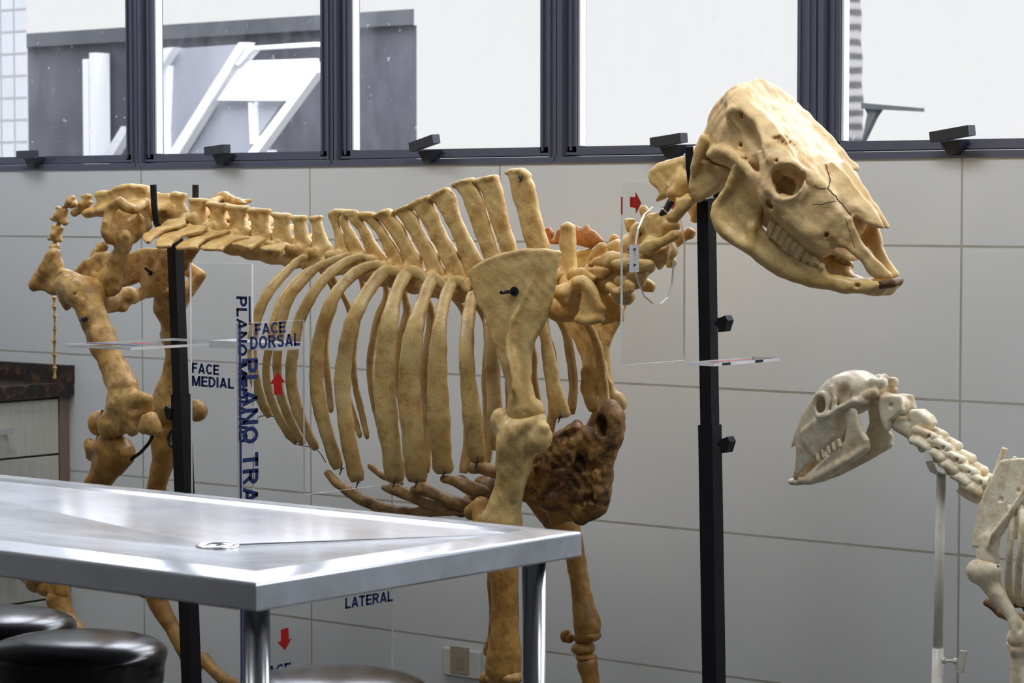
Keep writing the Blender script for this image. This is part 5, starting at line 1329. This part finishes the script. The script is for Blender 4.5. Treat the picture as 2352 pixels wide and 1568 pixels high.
def text(s, p0, p1, hpx_dir, height, m, parent, name, ext=.0006):
    """heavy block capitals from p0 along p1-p0 (fits the length), letters standing along hpx_dir"""
    V2 = []; F = []; x = 0.0
    for ch in s:
        if ch == ' ': x += .34; continue
        wd_, strokes = GLY[ch]
        for st in strokes:
            P = [np.array(p, float) for p in st]; P = [P[0]] + [p for o, p in zip(P[:-1], P[1:]) if np.linalg.norm(o - p) > 1e-4]; n = len(P); b0 = len(V2)
            for i in range(n):
                closed = np.linalg.norm(P[0] - P[-1]) < 1e-6
                d0 = P[i] - P[i - 1] if i else (P[0] - P[-2] if closed else P[1] - P[0]); d1 = P[i + 1] - P[i] if i < n - 1 else (P[1] - P[0] if closed else d0)
                t0, t1 = d0 / np.linalg.norm(d0), d1 / np.linalg.norm(d1); tt = t0 + t1; tt /= np.linalg.norm(tt) + 1e-9
                nn = np.array([-tt[1], tt[0]]); k = h_ / max(.5, nn.dot([-t0[1], t0[0]]))
                V2 += [P[i] + nn * k + [x, 0], P[i] - nn * k + [x, 0]]
            for i in range(n - 1): F.append((b0 + 2 * i, b0 + 2 * i + 1, b0 + 2 * i + 3, b0 + 2 * i + 2))
        x += wd_ + .10
    co = np.array(V2); co[:, 1] = np.clip(co[:, 1], 0, 1); lo, hi = co[:, 0].min(), co[:, 0].max()
    p0, p1 = np.array(p0), np.array(p1); a = p1 - p0; u = np.array(hpx_dir, float); u -= a * u.dot(a) / a.dot(a); u /= np.linalg.norm(u); nrm = np.cross(a, u); nrm /= np.linalg.norm(nrm)
    base = p0 + ((co[:, :1] - lo) / (hi - lo)) * a + co[:, 1:2] * u * height
    V = np.vstack([base + nrm * ext / 2, base - nrm * ext / 2]); n = len(co)
    F2 = F + [tuple(i + n for i in f[::-1]) for f in F]
    for f in F:
        for q in range(4): F2.append((f[q], f[q - 1], f[q - 1] + n, f[q] + n))
    return mesh_np(name, V, F2, m, parent, smooth=False)
UP = np.array([0, 0, 1.0])
# --- trunk planes
YN = W(553, 900, 4.0)[1]
T0 = WD(548, 900, 5.34); TX = T0[0]
pm = thing('anatomical_plane_model', 'clear acrylic sheets lettered with body planes beside the rib cage of the large skeleton', 'acrylic model', (TX, YM - .3, .9))
t = lambda x, y: WX(x, y, TX)
y_n = t(548, 900)[1]; y_a = t(700, 900)[1]; y_b = t(903, 1300)[1]
zt_ = t(700, 735)[2]; zt0 = t(548, 742)[2]; z_step = t(700, 1136)[2]
PT = [(TX, y_n, .32), (TX, y_b, .32), (TX, y_b, z_step), (TX, y_a, z_step), (TX, y_a, zt_), (TX, y_n, zt0)]
ts = sheet(pm, 'transverse_sheet', PT, (-.005, 0, 0))
LT = TX + .0008
l = lambda x, y: WX(x, y, LT)
def hgt(a, b): return np.linalg.norm(a - b)
text('FACE', l(586, 770), l(656, 763), UP, hgt(l(586, 770), l(586, 744)), M['blue'], ts, 'lettering')
text('DORSAL', l(575, 803), l(689, 793), UP, hgt(l(575, 803), l(575, 773)), M['blue'], ts, 'lettering')
text('LATERAL', l(793, 1398), l(902, 1380), UP, hgt(l(793, 1398), l(793, 1373)), M['blue'], ts, 'lettering')
text('FACE', l(598, 1557), l(668, 1545), UP, hgt(l(596, 1562), l(596, 1537)), M['blue'], ts, 'lettering')
text('VENTRAL', l(580, 1600), l(700, 1578), UP, hgt(l(596, 1562), l(596, 1538)), M['blue'], ts, 'lettering')
text('FACE', l(815, 1362), l(885, 1350), UP, hgt(l(793, 1398), l(793, 1373)), M['blue'], ts, 'lettering')
va, vb = l(556, 824), l(566, 1470); vb[1] = va[1]
text('PLANO TRANSVERSAL', va, vb, np.array([0, 1, 0.]), abs(l(592, 900)[1] - l(556, 900)[1]), M['blue'], ts, 'lettering')
mb = MB(); ya, yb_ = l(545, 900)[1], l(552, 900)[1]
mb.box((TX + .0004, y_n + .001, .33), (TX + .0009, y_n + .007, zt0 - .01)); mb.build('blue_stripe', M['blue'], ts)
def arrow(pts, fn, off, parent):
    MB().prism([fn(x, y) for x, y in pts], off).build('red_arrow', M['red'], parent)
arrow([(620, 882), (637, 853), (655, 878), (646, 879), (649, 905), (630, 907), (628, 882)], l, (.0005, 0, 0), ts)
arrow([(645, 1445), (662, 1441), (663, 1468), (670, 1465), (654, 1493), (637, 1474), (645, 1472)], l, (.0005, 0, 0), ts)
# sagittal sheet
YS = t(560, 900)[1] + .03
sfn = lambda x, y: W(x, y, YS)
sx0, sx1 = sfn(437, 800)[0], TX - .006
ss = sheet(pm, 'sagittal_sheet', [(sx0, YS, .70), (sx1, YS, .70), (sx1, YS, sfn(500, 604)[2]), (sx0, YS, sfn(500, 604)[2])], (0, .005, 0))
s2 = lambda x, y: W(x, y, YS - .0008)
text('FACE', s2(441, 856), s2(503, 862), UP, hgt(s2(441, 856), s2(441, 832)), M['blue'], ss, 'lettering')
text('MEDIAL', s2(441, 886), s2(537, 893), UP, hgt(s2(441, 886), s2(441, 862)), M['blue'], ss, 'lettering')
va, vb = s2(543, 680), s2(551, 1015); vb[0] = va[0]
text('PLANO MEDIANO', va, vb, np.array([1, 0, 0.]), abs(s2(567, 800)[0] - s2(543, 800)[0]), M['blue'], ss, 'lettering')
MB().box((s2(571, 700)[0], YS - .0006, s2(571, 745)[2]), (s2(575, 700)[0], YS - .0001, s2(571, 680)[2])).build('blue_stripe', M['blue'], ss)
# dorsal (horizontal) sheet around the post
hc = WD(300, 804, 5.62); HZ_ = hc[2]
hl = WZ(105, 798, HZ_); hr = WZ(545, 789, HZ_)
hx0, hx1 = hl[0], hc[0]; hy0, hy1 = hc[1], hr[1]
hs = sheet(pm, 'dorsal_sheet', [(hx0, hy0, HZ_), (hx1, hy0, HZ_), (hx1, hy1, HZ_), (hx0, hy1, HZ_)], (0, 0, .006))
mb = MB(); mb.box((hx0 + .02, hy0 + .05, HZ_ + .0062), (hx1 - .05, hy0 + .075, HZ_ + .0067)); mb.build('blue_stripe', M['blue'], hs)
mb = MB(); mb.box((hx0 + .10, hy0 + .11, HZ_ + .0062), (hx0 + .16, hy0 + .13, HZ_ + .0067)); mb.build('red_arrow', M['red'], hs)
mb = MB(); mb.box((hx1 - .002, hy1 - .10, HZ_ - .004), (sx0 + .012, hy1 - .02, HZ_ + .012)) if hx1 < sx0 else mb.box((hx1 - .012, YS - .004, HZ_ - .006), (hx1, YS + .010, HZ_ + .012))
mb.build('clear_clip', M['acr_edge'], pm)
# --- neck planes
nk = WD(1434, 700, (W(1490, 600, YM) - CAMP).dot(FWD) - .16); NX = nk[0]
nm = thing('anatomical_plane_model', 'clear acrylic sheets with a round cutout fitted around the neck bones of the large skeleton', 'acrylic model', (NX, YM, 1.2))
nf = lambda x, y: WX(x, y, NX)
ny0, ny1 = nf(1430, 700)[1], nf(1574, 700)[1]; nz0, nz1 = nf(1434, 838)[2], nf(1434, 420)[2]
hole = [nf(x, y) for x, y in ((1461, 600), (1462, 560), (1468, 525), (1482, 492), (1502, 474), (1520, 474), (1536, 490), (1545, 520), (1549, 570), (1549, 610), (1546, 650), (1536, 682), (1520, 697), (1502, 697), (1482, 680), (1468, 648), (1462, 625))]
nz2 = nf(1574, 590)[2]
vs = sheet(nm, 'transverse_sheet', [(NX, ny0, nz0), (NX, ny1, nz0), (NX, ny1, nz2 + .03), (NX, ny1 - .03, nz1 - .02), (NX, ny1 - .07, nz1), (NX, ny0, nz1)], (-.005, 0, 0), hole)
n2 = lambda x, y: WX(x, y, NX + .0008)
arrow([Z6(*p) for p in ((147, 225), (185, 227), (188, 190), (228, 270), (190, 345), (187, 305), (147, 300))], n2, (.0005, 0, 0), vs)
arrow([Z6(*p) for p in ((440, 300), (450, 275), (486, 250), (492, 290), (460, 335))], n2, (.0005, 0, 0), vs)
MB().box((NX - .004, ny0 - .0006, nf(1434, 492)[2]), (NX - .0005, ny0 - .0001, nf(1434, 452)[2])).build('red_edge_reflection', M['red'], vs)  # reflection of the arrow in the sheet edge, painted as a thin red strip
c0, c1 = nf(1445, 625), nf(1463, 562)
bp = MB().box((NX + .0005, c0[1], c0[2]), (NX + .005, c1[1], c1[2])).build('joining_plate', [M['acr_edge']], vs)
for yy in (572, 608):
    MB().tube([n2(1452, yy) + np.array([-.010, 0, 0]), n2(1452, yy) + np.array([.008, 0, 0])], .0022, 8).build('screw', M['bolt'], bp)
h2 = W(1640, 841, YM - .12); H2Z = h2[2]
ha, hb_ = WZ(1578, 838, H2Z), WZ(1799, 829, H2Z)
hs2 = sheet(nm, 'dorsal_sheet', [(ha[0], h2[1], H2Z), (h2[0], h2[1], H2Z), (h2[0], hb_[1], H2Z), (ha[0], hb_[1], H2Z)], (0, 0, .006))
MB().box((h2[0] - .03, h2[1] + .02, H2Z + .0062), (h2[0] - .015, h2[1] + .16, H2Z + .0066)).build('red_stripe', M['red'], hs2)
for f in (.12, .62):
    yy = h2[1] + (hb_[1] - h2[1]) * f
    MB().box((h2[0] + .0002, yy, H2Z + .0005), (h2[0] + .0007, yy + .028, H2Z + .0055)).build('dark_mark', M['marker'], hs2)

# ================================================================== small pale skeleton
YS2 = 4.36
sk = thing('sheep_skeleton', 'small pale cream skeleton with lowered head on a white post at right', 'skeleton', (W(2250, 1300, YS2)[0], YS2, 0))
P_ = M['pale']
def sb(res=.0026, noise=.55): return Bone(G_, YS2, res, noise)
b = sb()
b.loft([(505, 118, 445, 235, .032), (440, 85, 395, 235, .042), (370, 75, 345, 245, .044), (290, 105, 320, 290, .046), (220, 175, 300, 370, .040), (165, 255, 260, 430, .034), (130, 330, 215, 470, .028), (112, 400, 180, 490, .021)], pw=2.5)
b.ball(395, 165, 0, (.045, .044, .036), k=.02); b.ball(500, 150, 0, (.016, .03, .018), k=.012)
for q in ((500, 105, -.01, .010), (520, 125, -.02, .010), (470, 120, -.025, .009), (480, 170, -.035, .010), (450, 180, -.04, .009), (430, 200, -.038, .010)): b.ball(*q, k=.008, mir=True)
b.ball(222, 228, -.055, (.016, .03, .024), sub=True, k=.005, mir=True, tilt=.25); b.ball(232, 232, -.03, (.012, .012, .018), sub=True, k=.005, mir=True)
b.tube([(222 + 34 * math.cos(t_), 228 + 55 * math.sin(t_), -.050, .0045) for t_ in np.linspace(0, 6.283, 16)], k=.005, mir=True)
b.ball(320, 190, -.060, (.020, .022, .028), sub=True, k=.008, mir=True)
b.tube([(215, 288, -.048, .006), (270, 275, -.052, .006), (320, 240, -.054, .006), (380, 210, -.050, .006), (430, 215, -.044, .006)], k=.006, mir=True)
b.tube([(280, 150, -.045, .006), (290, 200, -.052, .005), (285, 265, -.052, .005)], k=.006, mir=True)
b.plate([(250, 290, -.045), (300, 330, -.04), (300, 380, -.036), (240, 450, -.030), (190, 490, -.028), (150, 440, -.03), (130, 360, -.032), (190, 300, -.04)], 0, .006, k=.012, mir=True)
b.ball(112, 430, 0, (.010, .016, .034), sub=True, k=.005, tilt=-.2)
b.plate([(150, 258, -.012), (165, 265, -.016), (125, 330, -.016), (100, 420, -.010), (85, 438, -.005), (80, 425, -.004), (100, 350, -.006), (125, 290, -.008)], 0, .003, k=.004, mir=True)
b.plate([(108, 415, -.020), (140, 440, -.022), (182, 478, -.024), (180, 500, -.022), (150, 530, -.018), (105, 588, -.010), (88, 582, -.008), (95, 545, -.012), (102, 480, -.018)], 0, .0045, k=.006, mir=True)
o = b.build('skull', P_, sk); shs = o
b = sb()
b.plate([(372, 240, -.046), (392, 245, -.046), (405, 290, -.045), (430, 360, -.044), (458, 395, -.043), (455, 435, -.043), (405, 468, -.040), (360, 492, -.036), (280, 540, -.028), (200, 590, -.018), (160, 605, -.012), (130, 590, -.010), (190, 545, -.018), (225, 505, -.024), (300, 450, -.034), (332, 400, -.040), (345, 330, -.044), (330, 270, -.046)], 0, .0052, k=.008, mir=True)
b.tube([(440, 440, -.042, .006), (360, 492, -.036, .008), (260, 548, -.026, .009), (180, 592, -.014, .008), (110, 600, -.006, .007, .009), (88, 598, 0, .005, .012)], k=.008, mir=True)
o = b.build('mandible', P_, sk); shm = o
for i in range(5):
    x, y = 205 + i * 26, 482 - i * 17
    b = Bone(G_, YS2, .0014, .15); b.tube([(x, y - 14, -.032 - .002 * i, .0042, .004), (x + 4, y + 12, -.033 - .002 * i, .0044, .004)], k=.002); b.build('tooth', P_, shs)
b = sb(); b.plate([(502, 195), (560, 180), (608, 185), (625, 255), (585, 290), (560, 312), (548, 360), (530, 345), (512, 300), (500, 240)], -.022, .007, mir=True); b.tube([(510, 210, 0, .020), (600, 230, 0, .018)], k=.012); b.ball(555, 235, -.03, .005, sub=True, k=.004); b.build('atlas_vertebra', P_, sk)
b = sb(); b.plate([(570, 325), (610, 300), (645, 285), (650, 252), (700, 252), (745, 285), (760, 320), (735, 350), (690, 350), (662, 345), (672, 410), (655, 425), (640, 385), (590, 348)], -.008, .009, mir=True); b.tube([(600, 320, 0, .016), (690, 370, 0, .016)], k=.012); b.ball(642, 310, -.018, .004, sub=True, k=.003); b.build('cervical_vertebra', P_, sk)
cv = [(715, 390), (785, 440), (850, 500), (910, 560), (965, 610)]
for i, (x, y) in enumerate(cv):
    b = sb(.0024)
    b.tube([(x - 34, y - 26, 0, .018), (x, y, 0, .016), (x + 34, y + 28, 0, .019)], k=.010)
    b.tube([(x - 34, y - 38, -.020, .010), (x + 5, y - 28, -.022, .008), (x + 46, y - 4, -.020, .010)], k=.008, mir=True)
    b.tube([(x - 6, y - 30, 0, .010), (x + 10, y - 48, 0, .006, .004)], k=.008)
    b.tube([(x - 52, y + 10, -.026, .007), (x - 20, y + 20, -.030, .009), (x + 16, y + 46, -.028, .010)], k=.008, mir=True)
    b.tube([(x - 20, y + 14, -.016, .008), (x - 10, y + 54, -.018, .006)], k=.008, mir=True)
    b.ball(x + 28, y - 6, -.026, .004, sub=True, k=.003)
    if i == 3: b.plate([(872, 640), (912, 605), (960, 640), (990, 690), (975, 706), (920, 680), (880, 655)], -.012, .006, mir=True)
    b.build('cervical_vertebra', P_, sk)
# thorax running out of the frame
b0 = G_
def gp(x, y, dy): return W(*G_(x, y), YS2 + dy)
for i in range(8):
    x = 1050 + i * 52; y = 640 + i * 4 - 30 * (i == 0)
    b = sb(.003); b.tube([(x - 24, y, 0, .015), (x + 24, y + 4, 0, .015)], k=.01)
    b.plate([(x - 22, y), (x + 18, y), (x + 70, y - 120 - (8 - i) * 6), (x + 44, y - 130 - (8 - i) * 6)], 0, .004); b.ball(x, y - 24, -.015, .010, mir=True)
    b.build('thoracic_vertebra', P_, sk)
def srib(pts, name='rib'):
    for sg in (1, -1):
        P = catmull(np.array([gp(x, y, dy) for x, y, dy in pts]), 5); P[:, 1] = YS2 + sg * (P[:, 1] - YS2)
        mb = MB(); n = len(P); V = []; K = 10
        for i in range(n):
            T = P[min(i + 1, n - 1)] - P[max(i - 1, 0)]; T /= np.linalg.norm(T); a = np.array([1., 0, 0]); a -= T * T[0]; a /= np.linalg.norm(a) + 1e-9; c = np.cross(T, a)
            f = i / n; w = .005 + .005 * f
            for k in range(K): V.append(P[i] + a * w * math.cos(6.2832 * k / K) + c * .0034 * math.sin(6.2832 * k / K))
        F = [(i * K + k, i * K + (k + 1) % K, (i + 1) * K + (k + 1) % K, (i + 1) * K + k) for i in range(n - 1) for k in range(K)]
        F += [tuple(range(K)), tuple((n - 1) * K + k for k in range(K))]
        mb.add(V, F, 0, True); mb.build(name, P_, sk)
for i in range(6):
    x = 1110 + i * 50
    srib([(x - 20, 660 + i * 5, -.02), (x + 14, 690 + i * 5, -.06), (x + 30, 800, -.085 - i * .006), (x + 18, 950, -.09 - i * .006), (x + 16 - i * 6, 1100 + i * 14, -.07 - i * .004), (x + 34 - i * 10, 1180 + i * 14, -.045)])
b = sb(.003, 1.2); b.tube([(1030, 1180, 0, .008, .012), (1090, 1230, 0, .010, .016), (1180, 1260, 0, .010, .018), (1300, 1290, 0, .009, .020)], k=.01); b.tube([(1150, 1190, -.03, .006), (1200, 1190, -.03, .006), (1220, 1240, -.01, .006)], mir=True)
b.build('sternum', M['stern'], sk)
b = sb()
b.plate([(1085, 500), (1130, 488), (1190, 485), (1262, 500), (1290, 530), (1262, 600), (1210, 690), (1150, 780), (1085, 870), (1076, 930), (1075, 985), (1060, 1000), (985, 1000), (968, 960), (972, 925), (1015, 912), (952, 916), (953, 885), (965, 810), (978, 735), (1010, 640), (1050, 570)], lambda p: -.055 - .025 * np.clip((p[1] - 480) / 500., 0, 1), .0045, k=.006, mir=True)
b.tube([(1262, 540, -.068, .004), (1190, 660, -.076, .005), (1110, 780, -.086, .006, .009), (1060, 850, -.090, .006, .010), (1035, 905, -.088, .005)], k=.007, mir=True)
b.tube([(1030, 880, -.078, .012, .008), (1030, 980, -.08, .018, .013)], k=.01, mir=True)
for x, y in ((1080, 688), (1165, 645)): b.ball(x, y, -.075, (.005, .03, .004), sub=True, k=.003)
b.build('scapula', P_, sk)
for dy in (-.082, .082):
    b = sb()
    b.ball(965, 1030, dy, (.016, .016, .020), k=.012); b.ball(1030, 1025, dy, (.024, .018, .018), k=.012)
    b.tube([(1010, 1040, dy, .024, .020), (1050, 1110, dy, .018, .015), (1100, 1180, dy, .0135), (1145, 1250, dy, .012), (1175, 1310, dy, .017), (1170, 1360, dy, .018)], k=.015)
    b.ball(1180, 1300, dy - .015, (.007, .008, .012), sub=True, k=.004); b.ball(1145, 1350, dy - .005, .010)
    b.build('humerus', P_, sk)
    b = sb(); b.tube([(1150, 1385, dy, .014), (1168, 1410, dy, .017), (1165, 1440, dy, .013), (1166, 1600, dy, .012), (1172, 1760, dy, .014)], k=.01)
    b.tube([(1230, 1300, dy + .004, .008), (1215, 1380, dy + .004, .010), (1190, 1460, dy + .004, .006)], k=.008); b.build('forearm_bone', P_, sk)
    b = sb(); b.ball(1172, 1790, dy, (.015, .014, .014)); b.ball(1172, 1820, dy, (.014, .014, .010)); b.build('carpal_bone', P_, sk)
    b = sb(); b.tube([(1174, 1850, dy, .013), (1176, 1950, dy, .010), (1178, 2100, dy, .010), (1180, 2200, dy, .014)], k=.01); b.build('cannon_bone', P_, sk)
    zl = gp(1180, 2230, dy); 
    b = sb(); b.tube3(np.array([zl, [zl[0] - .02, zl[1], max(.06, zl[2] * .5)], [zl[0] - .04, zl[1], .014]]), [.012, .010, .014], k=.01); b.build('toe_bone', P_, sk)
MB().tube([gp(1062, 1005, -.085), gp(1075, 1015, -.085)], .004, 8).build('wire', M['wire'], sk)
# white post holding the neck
wp0 = W(*G_(800, 560), YS2); wp1 = W(*G_(780, 1568), YS2); d = (wp1 - wp0) / np.linalg.norm(wp1 - wp0); wpf = wp0 + d * ((.01 - wp0[2]) / d[2]); slv = W(*G_(785, 1400), YS2)
wpo = thing('support_post', 'thin chipped white metal post under the neck of the small pale skeleton', 'stand', (wpf[0], wpf[1], 0))
MB().tube([wp0, slv + d * .08], .0092, 18).build('upper_tube', M['white_paint'], wpo)
MB().tube([slv, wpf], .0112, 18).build('lower_tube', M['white_paint'], wpo)
MB().lathe((wpf[0], wpf[1], 0), [(.12, 0), (.12, .008), (.03, .012)], 32).build('base_plate', M['white_paint'], wpo)
mb = MB(); c = W(*G_(758, 500), YS2 + 0)
pts = [W(*G_(x, y), YS2 + dy) for x, y, dy in ((738, 440, -.034), (742, 500, -.036), (765, 550, -.030), (800, 566, 0), (830, 545, .030), (836, 490, .034))]
for i in range(5): mb.obox(pts[i], pts[i + 1], .016, .0025, (1, 0, 0))
mb.build('neck_clip', M['white_paint'], wpo)
sc_ = W(*G_(808, 1460), YS2 - .008); e_ = W(*G_(865, 1463), YS2 - .010)
mb = MB(); mb.tube([sc_, e_], .0030, 8); mb.tube([sc_, sc_ + (e_ - sc_) * .25], .0065, 8); mb.tube([W(*G_(862, 1463), YS2 - .010), W(*G_(880, 1463), YS2 - .010)], .006, 8)
mb.prism([W(*G_(x, y), YS2 - .012) for x, y in ((888, 1412), (921, 1416), (900, 1522), (863, 1515), (880, 1470))], (0, .006, 0))
mb.build('wing_screw', M['white_paint'], wpo)
